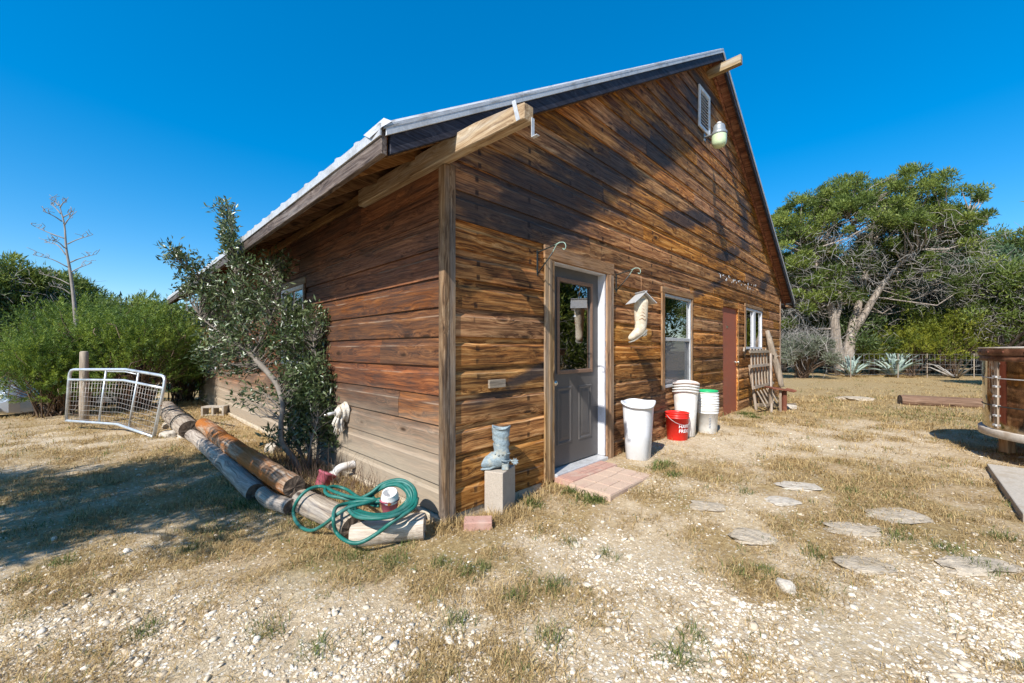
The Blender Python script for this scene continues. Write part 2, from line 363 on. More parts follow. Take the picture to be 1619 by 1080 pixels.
M['gatewire'] = speckle('gate_wire', (0.42, 0.39, 0.36), 0.3, 25, 0.5, 0, 0, metal=0.5, dirt=(0.20, 0.10, 0.06))
M['door'] = speckle('door_paint', (0.078, 0.070, 0.066), 0.10, 90, 0.42, 0.10, 0.001, dirt=(0.098, 0.088, 0.080), dsc=3.0)
M['doorbead'] = speckle('door_glass_bead', (0.21, 0.12, 0.075), 0.2, 40, 0.55, 0.1, 0.001)
M['whitepaint'] = speckle('white_paint', (0.62, 0.62, 0.65), 0.06, 30, 0.45, 0.05, 0.001, dirt=(0.52, 0.51, 0.51))
M['white_old'] = speckle('old_white_paint', (0.66, 0.67, 0.68), 0.12, 40, 0.55, 0.1, 0.001, dirt=(0.50, 0.49, 0.47))
M['brass'] = speckle('door_hardware', (0.62, 0.58, 0.50), 0.1, 40, 0.3, 0, 0, metal=1.0)
M['reddoor'] = speckle('red_brown_door_paint', (0.34, 0.098, 0.055), 0.13, 25, 0.55, 0.12, 0.002, dirt=(0.30, 0.10, 0.062), dsc=2.0)
M['dark'] = speckle('dark_interior', (0.012, 0.012, 0.012), 0.2, 10, 0.9, 0)
M['curtain'] = speckle('curtain_cloth', (0.10, 0.105, 0.10), 0.2, 30, 0.9, 0.1)
M['concrete'] = speckle('concrete', (0.40, 0.34, 0.275), 0.18, 110, 0.92, 0.5, 0.003, dirt=(0.44, 0.38, 0.31))
M['found'] = speckle('foundation_concrete', (0.50, 0.42, 0.31), 0.18, 40, 0.92, 0.6, 0.006, dirt=(0.38, 0.30, 0.20))
M['slabcon'] = speckle('slab_concrete', (0.40, 0.35, 0.285), 0.2, 50, 0.92, 0.5, 0.004, dirt=(0.35, 0.29, 0.22))
M['paver_red'] = speckle('red_paver', (0.42, 0.24, 0.185), 0.16, 90, 0.9, 0.5, 0.003, dirt=(0.45, 0.31, 0.24))
M['paver_tan'] = speckle('tan_paver', (0.50, 0.36, 0.265), 0.16, 90, 0.9, 0.5, 0.003, dirt=(0.46, 0.31, 0.235))
M['brick'] = speckle('loose_brick', (0.43, 0.245, 0.19), 0.15, 80, 0.9, 0.4, 0.003, dirt=(0.46, 0.30, 0.24))
M['wplastic'] = speckle('white_plastic', (0.70, 0.70, 0.72), 0.03, 20, 0.38, 0.02, 0.001, dirt=(0.64, 0.63, 0.62), dsc=4)
M['wplastic2'] = speckle('aged_white_plastic', (0.76, 0.74, 0.70), 0.05, 25, 0.45, 0.02, 0.001, dirt=(0.66, 0.62, 0.56), dsc=8)
M['wplastic3'] = speckle('pink_tinged_plastic_lid', (0.74, 0.64, 0.58), 0.08, 30, 0.5, 0.02, 0.001, dirt=(0.62, 0.46, 0.38), dsc=9)
M['rplastic'] = speckle('red_plastic', (0.70, 0.022, 0.014), 0.06, 20, 0.36, 0.02, 0.001)
M['gplastic'] = speckle('green_plastic', (0.02, 0.36, 0.13), 0.08, 20, 0.4, 0.02, 0.001)
M['print'] = newmat('white_print', 0.6, (0.82, 0.82, 0.82))[0]
M['print_dark'] = newmat('dark_print', 0.6, (0.16, 0.18, 0.22))[0]
M['orange'] = newmat('orange_print', 0.5, (0.45, 0.13, 0.02))[0]
M['iron'] = speckle('black_iron', (0.022, 0.028, 0.027), 0.3, 50, 0.5, 0.1, 0.001, spec=0.5)
M['iron_green'] = speckle('verdigris_iron', (0.28, 0.40, 0.34), 0.3, 50, 0.6, 0.1, 0.001)
M['hose'] = speckle('green_hose', (0.008, 0.118, 0.092), 0.16, 60, 0.48, 0.1, 0.001, dirt=(0.05, 0.16, 0.135), dsc=7)
M['boot'] = speckle('blue_grey_cast_boot', (0.22, 0.275, 0.30), 0.35, 40, 0.75, 0.9, 0.008, dirt=(0.36, 0.36, 0.31), dsc=16)
M['leather'] = speckle('pale_boot_leather', (0.55, 0.46, 0.34), 0.15, 40, 0.75, 0.4, 0.003, dirt=(0.68, 0.61, 0.49), dsc=25)
M['sole'] = speckle('boot_sole', (0.27, 0.25, 0.21), 0.2, 40, 0.8, 0.3)
M['pink'] = speckle('faded_pink_plastic', (0.36, 0.085, 0.115), 0.15, 30, 0.6, 0.1, 0.002)
M['ceramic'] = speckle('white_ceramic', (0.76, 0.73, 0.69), 0.05, 20, 0.3, 0.02, 0.001)
M['insul'] = speckle('torn_white_insulation', (0.62, 0.56, 0.48), 0.2, 60, 0.9, 1.0, 0.01, dirt=(0.50, 0.40, 0.28), dsc=14)
M['pvc'] = speckle('white_pipe', (0.72, 0.69, 0.65), 0.08, 25, 0.5, 0.05, 0.001, dirt=(0.58, 0.52, 0.45))
M['rust'] = speckle('rusty_metal', (0.15, 0.048, 0.026), 0.35, 60, 0.8, 0.4, 0.003, dirt=(0.24, 0.09, 0.045))
M['lampmetal'] = speckle('lamp_housing', (0.30, 0.32, 0.33), 0.15, 40, 0.45, 0.05, 0.001, metal=0.4)
M['drum_band'] = speckle('brown_painted_band', (0.085, 0.035, 0.018), 0.3, 50, 0.5, 0.2, 0.002, dirt=(0.22, 0.10, 0.055), dsc=8)
M['drum_rim'] = speckle('pale_rim_paint', (0.50, 0.44, 0.37), 0.15, 40, 0.6, 0.2, 0.003, dirt=(0.40, 0.32, 0.24))
M['terracotta'] = speckle('clay', (0.44, 0.23, 0.11), 0.15, 40, 0.7, 0.1)
M['rubber'] = speckle('tyre_rubber', (0.02, 0.02, 0.02), 0.2, 60, 0.8, 0.2)
M['carpaint'] = speckle('silver_car_paint', (0.48, 0.49, 0.52), 0.04, 80, 0.28, 0, 0, metal=0.55)
M['rock'] = speckle('limestone', (0.47, 0.39, 0.29), 0.35, 22, 0.92, 1.0, 0.03, dirt=(0.36, 0.285, 0.19), dsc=11)
M['rock_white'] = speckle('white_limestone', (0.50, 0.44, 0.36), 0.2, 25, 0.92, 0.9, 0.02, dirt=(0.40, 0.34, 0.26), dsc=12)
M['trunk'] = wood('juniper_bark', [(0.14, 0.112, 0.09), (0.31, 0.255, 0.21), (0.45, 0.38, 0.32), (0.56, 0.50, 0.43)], axis=2, stain_amt=0.35, knots=False, tone=(0.85, 1.1), gs=0.35, bumpd=0.02)
M['trunk_dark'] = wood('dark_bark', [(0.025, 0.019, 0.015), (0.07, 0.052, 0.042), (0.12, 0.094, 0.076), (0.18, 0.15, 0.125)], axis=2, stain_amt=0.3, knots=False, tone=(0.8, 1.1), gs=0.35, bumpd=0.02)
M['twig'] = speckle('dead_grey_twigs', (0.33, 0.30, 0.265), 0.35, 8, 0.9, 0)
M['twig_brown'] = speckle('brown_twigs', (0.16, 0.105, 0.07), 0.35, 15, 0.9, 0)
M['stalk'] = speckle('dry_stalk', (0.25, 0.215, 0.185), 0.3, 8, 0.85, 0.2)
M['juniper'] = leafmat('juniper_leaf', (0.050, 0.078, 0.014), (0.118, 0.165, 0.028), (0.25, 0.285, 0.050), 0.6, 0.30)
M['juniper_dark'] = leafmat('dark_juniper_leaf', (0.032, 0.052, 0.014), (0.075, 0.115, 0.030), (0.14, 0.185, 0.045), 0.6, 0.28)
M['cedar'] = leafmat('bright_cedar_leaf', (0.026, 0.058, 0.009), (0.095, 0.16, 0.020), (0.25, 0.315, 0.040), 0.6, 0.30)
M['yellowgreen'] = leafmat('yellow_green_leaf', (0.066, 0.096, 0.011), (0.162, 0.193, 0.018), (0.304, 0.304, 0.033), 0.6, 0.35)
M['oakleaf'] = leafmat('blue_green_leaf', (0.032, 0.064, 0.026), (0.080, 0.136, 0.061), (0.160, 0.224, 0.112), 0.5, 0.25)
M['shrubleaf'] = leafmat('grey_green_shrub_leaf', (0.026, 0.042, 0.012), (0.072, 0.108, 0.036), (0.24, 0.28, 0.13), 0.32, 0.25, spec=0.7)
M['vineleaf'] = leafmat('yellowing_vine_leaf', (0.10, 0.13, 0.02), (0.26, 0.28, 0.04), (0.42, 0.38, 0.08), 0.55, 0.35)
M['greybrush'] = leafmat('grey_brush', (0.07, 0.085, 0.05), (0.13, 0.15, 0.095), (0.21, 0.22, 0.155), 0.8, 0.15)
M['agave'] = leafmat('agave_leaf', (0.20, 0.27, 0.235), (0.30, 0.385, 0.335), (0.42, 0.48, 0.40), 0.6, 0.05)
M['drygrass'] = leafmat('dry_grass', (0.20, 0.128, 0.048), (0.41, 0.280, 0.118), (0.60, 0.450, 0.215), 0.8, 0.2)
M['greengrass'] = leafmat('green_grass', (0.045, 0.065, 0.014), (0.095, 0.13, 0.025), (0.20, 0.21, 0.06), 0.7, 0.25)
M['pebble'] = leafmat('pebbles', (0.38, 0.29, 0.19), (0.62, 0.52, 0.385), (0.80, 0.74, 0.64), 0.9, 0.0, spec=0.3)
def glass(name, tint=(0.55, 0.6, 0.58), refl=0.35, rough=0.01):
    m, nt, b = newmat(name); g = NG(nt); out = nt.nodes['Material Output']
    t = g.n('ShaderNodeBsdfTransparent'); t.inputs[0].default_value = (*tint, 1); gl = g.n('ShaderNodeBsdfGlossy'); gl.inputs['Roughness'].default_value = rough
    fr = g.n('ShaderNodeFresnel'); fr.inputs[0].default_value = 1.5; mx = g.n('ShaderNodeMixShader')
    g.L(g.m('ADD', g.m('MULTIPLY', fr.outputs[0], 1.0), refl, clamp=True), mx.inputs[0]); g.L(t.outputs[0], mx.inputs[1]); g.L(gl.outputs[0], mx.inputs[2]); g.L(mx.outputs[0], out.inputs['Surface'])
    return m
M['glass'] = glass('window_glass')
M['lampglass'] = speckle('lamp_lens', (0.55, 0.66, 0.42), 0.08, 20, 0.25, 0.02, 0.001)
M['lampwhite'] = speckle('lamp_white_lens', (0.80, 0.82, 0.72), 0.05, 20, 0.3, 0.02, 0.001)
M['carglass'] = newmat('car_glass', 0.05, (0.01, 0.02, 0.05), 0, 0.8)[0]
def screenmat():
    m, nt, b = newmat('insect_screen', 0.7, (0.16, 0.16, 0.17)); g = NG(nt); out = nt.nodes['Material Output']
    t = g.n('ShaderNodeBsdfTransparent'); mx = g.n('ShaderNodeMixShader'); mx.inputs[0].default_value = 0.55
    g.L(t.outputs[0], mx.inputs[1]); g.L(b.outputs[0], mx.inputs[2]); g.L(mx.outputs[0], out.inputs['Surface']); return m
M['screen'] = screenmat()
def steelmat():
    m, nt, b = newmat('polished_brown_steel', 0.08, (0.42, 0.36, 0.30), 1.0); g = NG(nt); c = g.coord()
    n = g.noise(g.scale(c, (1.2, 1.2, 0.5)), 2.0, 2); g.bump(n, 0.12, 0.03, b)
    n2 = g.noise(g.scale(c, (3, 3, 1)), 3.0, 5, 0.7); g.L(g.ramp(n2, [(0.35, (0.38, 0.32, 0.27)), (0.65, (0.60, 0.55, 0.50))]), b.inputs['Base Color'])
    g.L(g.mapr(n2, 0.3, 0.7, 0.02, 0.09), b.inputs['Roughness']); return m
M['steel'] = steelmat()
def groundmat():
    m, nt, b = newmat('dry_ground', 0.95, (0.4, 0.3, 0.2), 0, 0.2); g = NG(nt); p = g.pos()
    n_big = g.noise(p, 0.45, 4, 0.6); n_mid = g.noise(p, 2.2, 5, 0.65); n_fine = g.noise(p, 26.0, 6, 0.75); n_x = g.noise(p, 120.0, 3, 0.7)
    dirt = g.ramp(n_fine, [(0.28, (0.22, 0.145, 0.072)), (0.5, (0.39, 0.275, 0.148)), (0.72, (0.56, 0.425, 0.26))])
    pale = g.ramp(n_fine, [(0.28, (0.40, 0.29, 0.17)), (0.7, (0.71, 0.575, 0.39))])
    straw = g.ramp(n_fine, [(0.28, (0.17, 0.11, 0.042)), (0.5, (0.34, 0.235, 0.105)), (0.72, (0.50, 0.375, 0.19))])
    ga = g.attr('grass'); gr = g.attr('gravel'); gn = g.attr('green')
    c = g.mix(g.m('MULTIPLY', g.mapr(g.m('ADD', n_mid, g.m('MULTIPLY', gr, 0.5)), 0.42, 0.78), 0.9), dirt, pale)
    c = g.mix(g.mapr(g.m('ADD', g.m('MULTIPLY', n_mid, 0.55), g.m('MULTIPLY', ga, 0.75)), 0.42, 0.78, 0, 0.92), c, straw)
    c = g.mix(g.m('MULTIPLY', gn, g.mapr(n_mid, 0.35, 0.65, 0.1, 0.65)), c, (0.135, 0.135, 0.045))
    # crushed stone seen as pale chips where single stones are too small to build
    vv = g.n('ShaderNodeTexVoronoi', feature='F1'); g.L(p, vv.inputs['Vector']); vv.inputs['Scale'].default_value = 52.0
    chip = g.m('MULTIPLY', g.m('LESS_THAN', vv.outputs['Distance'], 0.42), g.m('GREATER_THAN', g.sep(vv.outputs['Color'])[0], g.mapr(gr, 0.0, 0.9, 0.86, 0.30)))
    c = g.mix(g.m('MULTIPLY', chip, 0.8), c, g.ramp(g.sep(vv.outputs['Color'])[1], [(0, (0.44, 0.35, 0.25)), (1, (0.84, 0.77, 0.65))]))
    c = g.mix(g.mapr(n_x, 0.52, 0.72, 0.0, 0.45), c, (0.20, 0.135, 0.07))
    g.L(c, b.inputs['Base Color'])
    h = g.m('ADD', g.m('ADD', g.m('MULTIPLY', n_fine, 0.7), g.m('MULTIPLY', n_x, 0.3)), g.m('MULTIPLY', chip, 0.15))
    g.bump(h, 1.0, 0.022, b); return m
M['ground'] = groundmat()
# ================================================================== GROUND
def blobs(x, y, L):
    v = 0
    for px, py, r, a in L:
        p = G(px, py); X, Z = camxy(x, y); X0, Z0 = camxy(p[0], p[1])
        v = v + a*np.exp(-(((X-X0)/r)**2 + ((Z-Z0)/(r*0.75))**2))
    return v
GRAVEL_B = [(60, 700, 1.3, 0.55), (150, 725, 0.9, 0.35), (850, 850, 0.30, 0.7), (930, 872, 0.35, 0.7), (1150, 700, 0.8, 0.55), (1310, 690, 1.0, 0.5), (1450, 690, 0.9, 0.35), (1100, 960, 0.5, 0.4),
            (1300, 930, 0.5, 0.35), (1480, 1000, 0.5, 0.3), (1000, 1040, 0.6, 0.4), (600, 1040, 0.6, 0.4), (200, 1000, 0.6, 0.35), (880, 760, 0.2, 0.5), (230, 860, 0.4, 0.3), (1030, 770, .3, .4), (0, 640, 2.5, .6)]
GRASS_B = [(300, 730, 1.0, 0.5), (150, 680, 1.0, 0.2), (480, 860, 0.5, 0.6), (620, 900, 0.5, 0.55), (760, 930, 0.45, 0.4), (860, 960, 0.3, 0.3), (60, 820, 0.8, 0.35), (150, 920, 0.5, 0.3), (900, 830, 0.3, 0.35),
           (1250, 850, 0.45, 0.4), (1450, 880, 0.45, 0.45), (1560, 960, 0.5, 0.4), (1150, 900, 0.4, 0.35), (1250, 740, 0.7, 0.35), (1300, 650, 1.5, 0.5), (1500, 660, 1.5, 0.5), (420, 770, 0.7, 0.5), (1300, 980, 0.3, 0.35), (1380, 760, .6, .3)]
GREEN_B = [(450, 800, 0.55, 0.9), (360, 780, 0.5, 0.55), (60, 840, 0.6, 0.4), (560, 880, 0.35, 0.5), (700, 880, 0.3, 0.35), (380, 720, 0.6, 0.45), (1480, 658, 1.3, 0.6), (1180, 655, 0.8, 0.4), (1330, 640, 1.2, 0.3), (880, 920, 0.25, 0.3), (1420, 840, 0.35, 0.3), (250, 850, 0.4, 0.3), (1560, 880, 0.4, 0.3)]
def masks(x, y):
    x = np.asarray(x, float); y = np.asarray(y, float); X, Z = camxy(x, y)
    n1 = fbm(x*1.1+3, y*1.1, 21); n2 = fbm(x*2.6, y*2.6+7, 33); n3 = fbm(x*0.5, y*0.5, 41)
    grav = 0.55*sstep((2.75-Z)/1.1) + 0.25*sstep((X+0.2)/1.2)*sstep((9-Z)/4) + blobs(x, y, GRAVEL_B) + (n1-0.47)*1.1
    grass = 0.42 + 0.30*sstep((Z-6.5)/3) - 0.14*sstep((2.4-Z)/0.8) + blobs(x, y, GRASS_B)*0.8 + (n2-0.47)*2.3 - 0.38*np.clip(grav, 0, 1)
    green = blobs(x, y, GREEN_B) + (fbm(x*1.9, y*1.9, 55)-0.52)*0.9
    far = sstep((Z-7)/3)
    grav = grav*(1-far*0.9); grass = np.maximum(grass, far*(0.75+0.3*(n1-0.45)))
    return np.clip(grass, 0, 1), np.clip(grav, 0, 1), np.clip(green, 0, 1)
def axis_pts(lo, hi, a, b, step):
    pts = list(np.arange(a, b+1e-6, step)); s = step; q = a
    L = []; 
    while q > lo: s *= 1.16; q -= s; L.append(q)
    s = step; q = b; H = []
    while q < hi: s *= 1.16; q += s; H.append(q)
    return np.array(L[::-1]+pts+H)
gx_ = axis_pts(-260, 320, -5.5, 6.5, 0.055); gy_ = axis_pts(-260, 320, -4.5, 7.0, 0.055)
XX, YY = np.meshgrid(gx_, gy_, indexing='ij'); nx, ny = XX.shape
VV = np.stack([XX.ravel(), YY.ravel(), gh(XX, YY).ravel()], 1)
ii, jj = np.meshgrid(np.arange(nx-1), np.arange(ny-1), indexing='ij'); i0 = (ii*ny+jj).ravel()
FF = np.stack([i0, i0+ny, i0+ny+1, i0+1], 1)
mg, mr, mn = masks(VV[:, 0], VV[:, 1])
me = np_mesh('ground', VV, FF, 4, True, {'grass': ('POINT', mg), 'gravel': ('POINT', mr), 'green': ('POINT', mn)}); me.materials.append(M['ground'])
ground = link(bpy.data.objects.new('ground', me)); ground['kind'] = 'structure'

# ================================================================== BARN
W, LEN, RX, RZ, SL = 10.9, 10.7, 5.45, 6.28, 0.609
EO, RO = 0.60, 0.24                          # eave and rake overhang
BH, B0 = 0.2205, 0.057
def rtop(x): return RZ-SL*abs(x-RX)
barn = empty('wooden_barn')
tag(barn, 'brown weathered board barn with steep metal roof, grey entry door and red-brown side door', 'barn')
PROF = [(0.0, 0.0245), (0.150, 0.0245), (0.172, 0.0105), (BH, 0.0095)]
def prof_d(z):
    for (a, da), (b, db) in zip(PROF, PROF[1:]):
        if z <= b: return da+(db-da)*(z-a)/(b-a)
    return PROF[-1][1]
def board(wall, mat, x0, x1, zb, za, zt, xlim=None):
    """one siding board; zb is the course's bottom, za..zt the part of the course that it fills"""
    zs = [za-zb]+[p[0] for p in PROF if za-zb+1e-4 < p[0] < zt-zb-1e-4]+[zt-zb]
    prof = [(z, prof_d(z)) for z in zs]
    proud = random.uniform(-0.0015, 0.004); tilt = random.uniform(-0.004, 0.006)
    n = max(2, int((x1-x0)/0.9)+1)
    P = [(zs[0], 0.0)]+prof+[(zs[-1], 0.0)]
    R = []
    for k in range(n+1):
        f = k/n; bow = random.uniform(-0.0014, 0.0014); sag = random.uniform(-0.0015, 0.0015); ring = []
        for z, d in P:
            lo, hi = (xlim(zb+z) if xlim else (x0, x1)); a = max(x0, lo); b = min(x1, hi)
            if b < a+0.003: a = b = min(max((a+b)/2, x0), x1); b += 0.003
            ring.append((a+(b-a)*f, -(d+(proud+bow+tilt*(0.11-z)*0.3 if d > 0 else 0)), zb+z+sag))
        R.append(ring)
    mb = MB(); mb.rings(R, True, True, smooth=False)
    return mb.build('siding_board', mat, wall)
def siding(wall, mat, X0, X1, nrows, openings, xlim=None, joints=(2.4, 4.6), gap=0.0015):
    for r in range(nrows):
        zb = B0+r*BH; zt = zb+BH-0.0012
        lo, hi = X0, X1
        if xlim:
            a, b = xlim(zb); lo, hi = max(X0, a), min(X1, b)
            if hi-lo < 0.25: continue
        br = {lo, hi}
        for (a, b, c, d) in openings:
            if d > zb+0.012 and c < zt-0.012:
                for q in (a, b):
                    if lo < q < hi: br.add(q)
        q = lo+random.uniform(0.9, joints[1]-0.4); js = set()
        while q < hi-0.5:
            if all(abs(q-t) > 0.35 for t in br) and not any(a < q < b and d > zb and c < zt for (a, b, c, d) in openings): js.add(q)
            q += random.uniform(*joints)
        br = sorted(br | js)
        for a, b in zip(br, br[1:]):
            mid = (a+b)/2; spans = [(zb, zt)]
            for (oa, ob, oc, od) in openings:
                if oa-1e-6 < mid < ob+1e-6:
                    nsp = []
                    for (s, t) in spans:
                        if od <= s+0.012 or oc >= t-0.012: nsp.append((s, t)); continue
                        if oc-s > 0.012: nsp.append((s, oc))
                        if t-od > 0.012: nsp.append((od, t))
                    spans = nsp
            for (s, t) in spans:
                board(wall, mat, a+gap, b-gap, zb, s, t, xlim)

def glim(z):
    h = (RZ-0.055-z)/SL
    return max(0.012, RX-h), min(W-0.012, RX+h)
DOOR = (1.226, 2.150, 0.09, 2.125); WIN1 = (3.66, 4.65, 0.745, 2.065); RDOOR = (6.21, 7.14, 0.02, 2.09); WIN2 = (7.62, 8.98, 1.29, 2.17); VENT = (4.985, 5.43, 4.925, 5.54)
OPS = [(DOOR[0], 2.1675, DOOR[2], DOOR[3]), WIN1, RDOOR, WIN2, VENT]
# sheathing behind the boards, with the real openings
def sheath_gable():
    mb = MB(); xs = sorted({0.0, W, RX, *[o[0] for o in OPS], *[o[1] for o in OPS]})
    for a, b in zip(xs, xs[1:]):
        mid = (a+b)/2; z = -0.15
        for (c, d) in sorted([(o[2], o[3]) for o in OPS if o[0] < mid < o[1]]):
            if c > z: mb.prism([(a, z), (b, z), (b, c), (a, c)], 0.0, 0.05)
            z = d
        mb.prism([(a, z), (b, z), (b, rtop(b)-0.07), (a, rtop(a)-0.07)], 0.0, 0.05)
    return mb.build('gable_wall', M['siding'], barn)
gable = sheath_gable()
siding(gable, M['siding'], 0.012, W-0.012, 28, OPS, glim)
# west (eave) wall: local x runs towards the gable corner, local -y is outside
LW1 = (-3.80, -2.90, 1.08, 2.10); LW2 = (-9.25, -8.35, 0.84, 1.85)
west = MB()
for (a, b, c, d) in ((-LEN, LW2[0], -0.15, 2.78), (LW2[0], LW2[1], -0.15, LW2[2]), (LW2[0], LW2[1], LW2[3], 2.78), (LW2[1], LW1[0], -0.15, 2.78), (LW1[0], LW1[1], -0.15, LW1[2]), (LW1[0], LW1[1], LW1[3], 2.78), (LW1[1], -0.051, -0.15, 2.78)):
    west.b2((a, 0.0, c), (b, 0.05, d))
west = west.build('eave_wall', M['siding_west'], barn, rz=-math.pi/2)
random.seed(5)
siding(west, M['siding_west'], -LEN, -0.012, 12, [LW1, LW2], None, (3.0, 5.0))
mb = MB(); mb.b2((-LEN, -0.036, 2.705), (-1.28, 0.0, 2.79)); mb.build('frieze_board', M['rafter'], west, 0.003)
# plain far walls
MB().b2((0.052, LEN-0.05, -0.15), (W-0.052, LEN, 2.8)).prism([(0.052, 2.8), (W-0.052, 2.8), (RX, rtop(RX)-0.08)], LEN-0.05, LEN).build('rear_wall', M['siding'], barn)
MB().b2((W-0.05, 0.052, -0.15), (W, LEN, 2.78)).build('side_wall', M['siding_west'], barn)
MB().b2((-0.055, -0.008, -0.3), (0.0, LEN, 0.045)).b2((0.06, -0.014, -0.3), (DOOR[0]-0.15, 0.0, 0.05)).b2((2.31, -0.014, -0.3), (W, 0.0, 0.05)).build('foundation', M['found'], barn, 0.006)
# corner posts: two trim boards each
MB().b2((-0.046, -0.048, 0.0), (-0.001, 0.030, 2.625)).build('corner_board', M['post'], barn, 0.004)
MB().b2((0.001, -0.046, 0.012), (0.056, -0.002, 2.64)).build('corner_board', M['post'], barn, 0.004)
MB().b2((W-0.05, -0.046, 0.0), (W+0.02, -0.002, 2.64)).build('corner_board', M['post'], barn, 0.004)
# small patch block nailed to the boards
p0, p1 = on_y(773, 601, -0.04), on_y(799, 612, -0.04)
MB().b2((p0[0], -0.048, p1[2]), (p1[0], -0.0255, p0[2])).build('nailed_block', M['greywood_x'], gable, 0.004)

rngw = random.Random(4); mb = MB()      # pale mud nests and droppings on one course
for k in range(26):
    q = on_y(1138+k*2.3+rngw.uniform(-1, 1), 437+k*0.75+rngw.uniform(-5, 5), -0.028); r = rngw.uniform(0.008, 0.026)
    mb.lathe([(r, 0.0), (r*0.8, 0.002), (r*0.2, 0.003)], (0, 0, 0), 7, 1.0, rngw.uniform(0.6, 1.8))
    for v in mb.v[-21:]: v.xyz = (v.x+q[0], -0.026-v.z, v.y+q[2])
mb.build('pale_droppings', M['white_old'], gable)['kind'] = 'stuff'
# ---- roof
def slope_box(mb, xa, xb, ya, yb, off0, off1):
    """slab following the roof from xa to xb (same side), between vertical offsets off0 (top) and off1 (bottom) below the roof's top"""
    mb.add([(xa, ya, rtop(xa)+off1), (xb, ya, rtop(xb)+off1), (xb, yb, rtop(xb)+off1), (xa, yb, rtop(xa)+off1),
            (xa, ya, rtop(xa)+off0), (xb, ya, rtop(xb)+off0), (xb, yb, rtop(xb)+off0), (xa, yb, rtop(xa)+off0)],
           [(0, 3, 2, 1), (4, 5, 6, 7), (0, 1, 5, 4), (1, 2, 6, 5), (2, 3, 7, 6), (3, 0, 4, 7)]); return mb
YF, YB = -RO, LEN+RO
roof = MB(); slope_box(roof, -EO+0.02, RX, YF+0.005, YB, -0.016, -0.036); slope_box(roof, RX, W+EO-0.02, YF+0.005, YB, -0.016, -0.036)
roof = roof.build('roof', M['plywood'], barn)
for (xa, xb) in ((-EO-0.03, RX), (RX, W+EO+0.03)):
    mt = MB(); slope_box(mt, xa, xb, YF-0.02, YB+0.02, 0.0, -0.014)
    s = 1 if xa < RX-1 else -1; y = YF+0.03
    while y < YB:
        for q in (0,):
            mt.add([(xa-0.012*(s > 0), y-0.032, rtop(xa)+0.001), (xb, y-0.032, rtop(xb)+0.001), (xb, y+0.032, rtop(xb)+0.001), (xa-0.012*(s > 0), y+0.032, rtop(xa)+0.001),
                    (xa-0.012*(s > 0), y-0.014, rtop(xa)+0.028), (xb, y-0.014, rtop(xb)+0.028), (xb, y+0.014, rtop(xb)+0.028), (xa-0.012*(s > 0), y+0.014, rtop(xa)+0.028)],
                   [(0, 3, 2, 1), (4, 5, 6, 7), (0, 1, 5, 4), (1, 2, 6, 5), (2, 3, 7, 6), (3, 0, 4, 7)])
        y += 0.305
    mt.build('roof_sheet', M['roofmetal'], roof)
# rake boards and metal rake trim, front
for (xa, xb) in ((-EO+0.02, RX-0.002), (RX+0.002, W+EO-0.02)):
    m_ = MB(); slope_box(m_, xa, xb, YF-0.004, YF+0.034, -0.018, -0.172); m_.build('rake_board', M['rake'], roof, 0.003)
    m_ = MB(); slope_box(m_, xa-0.035 if xa < 0 else xa, xb+0.035 if xb > W else xb, YF-0.018, YF-0.006, 0.014, -0.056); m_.build('rake_trim', M['galv'], roof, 0.002)
    m_ = MB(); slope_box(m_, xa, xb, YB-0.034, YB+0.004, -0.018, -0.172); m_.build('rake_board', M['rake'], roof)
# bent torn sheet end at the eave corner
m_ = MB(); m_.add([(-EO-0.045, YF-0.022, rtop(-EO)-0.03), (-EO+0.02, YF-0.024, rtop(-EO)+0.03), (-EO+0.10, YF+0.16, rtop(-EO)+0.105), (-EO-0.05, YF+0.20, rtop(-EO)+0.004), (-EO-0.06, YF+0.10, rtop(-EO)-0.055), (-EO-0.01, YF+0.02, rtop(-EO)+0.055)], [(0, 1, 5), (5, 1, 2), (5, 2, 3), (0, 5, 3, 4)]); m_.build('torn_sheet_corner', M['galv'], roof)
# fascia boards along the eaves, with a drip edge
for side, xf in ((-1, -EO-0.018), (1, W+EO+0.018)):
    zt = rtop(-EO)-0.022
    y = YF-0.002
    while y < YB:
        y1 = min(y+3.66, YB); m_ = MB(); m_.b2((xf-0.019, y+0.002, zt-0.150), (xf+0.019, y1-0.002, zt)); m_.build('fascia_board', M['fascia'], roof, 0.004); y = y1
    MB().b2((xf-0.030, YF-0.006, zt-0.048), (xf-0.0205, YB, zt+0.010)).build('drip_edge', M['galv'], roof)
# rafters showing under the west eave, lookouts under the rake
y = 0.30
while y < LEN:
    m_ = MB(); slope_box(m_, -EO+0.022, 0.9, y-0.019, y+0.019, -0.038, -0.160); m_.build('rafter', M['rafter'], roof, 0.003); y += 0.61
m_ = MB(); slope_box(m_, -EO+0.022, RX, -0.055, -0.020, -0.038, -0.150); m_.build('rafter', M['rafter'], roof, 0.003)
m_ = MB(); slope_box(m_, RX, W+EO-0.022, -0.055, -0.020, -0.038, -0.110); m_.build('rafter', M['plywood'], roof, 0.003)
# boxed end of the east eave
MB().b2((W+0.03, YF+0.04, 2.42), (W+EO-0.03, YF+0.10, 2.46)).build('eave_return', M['rafter'], roof)
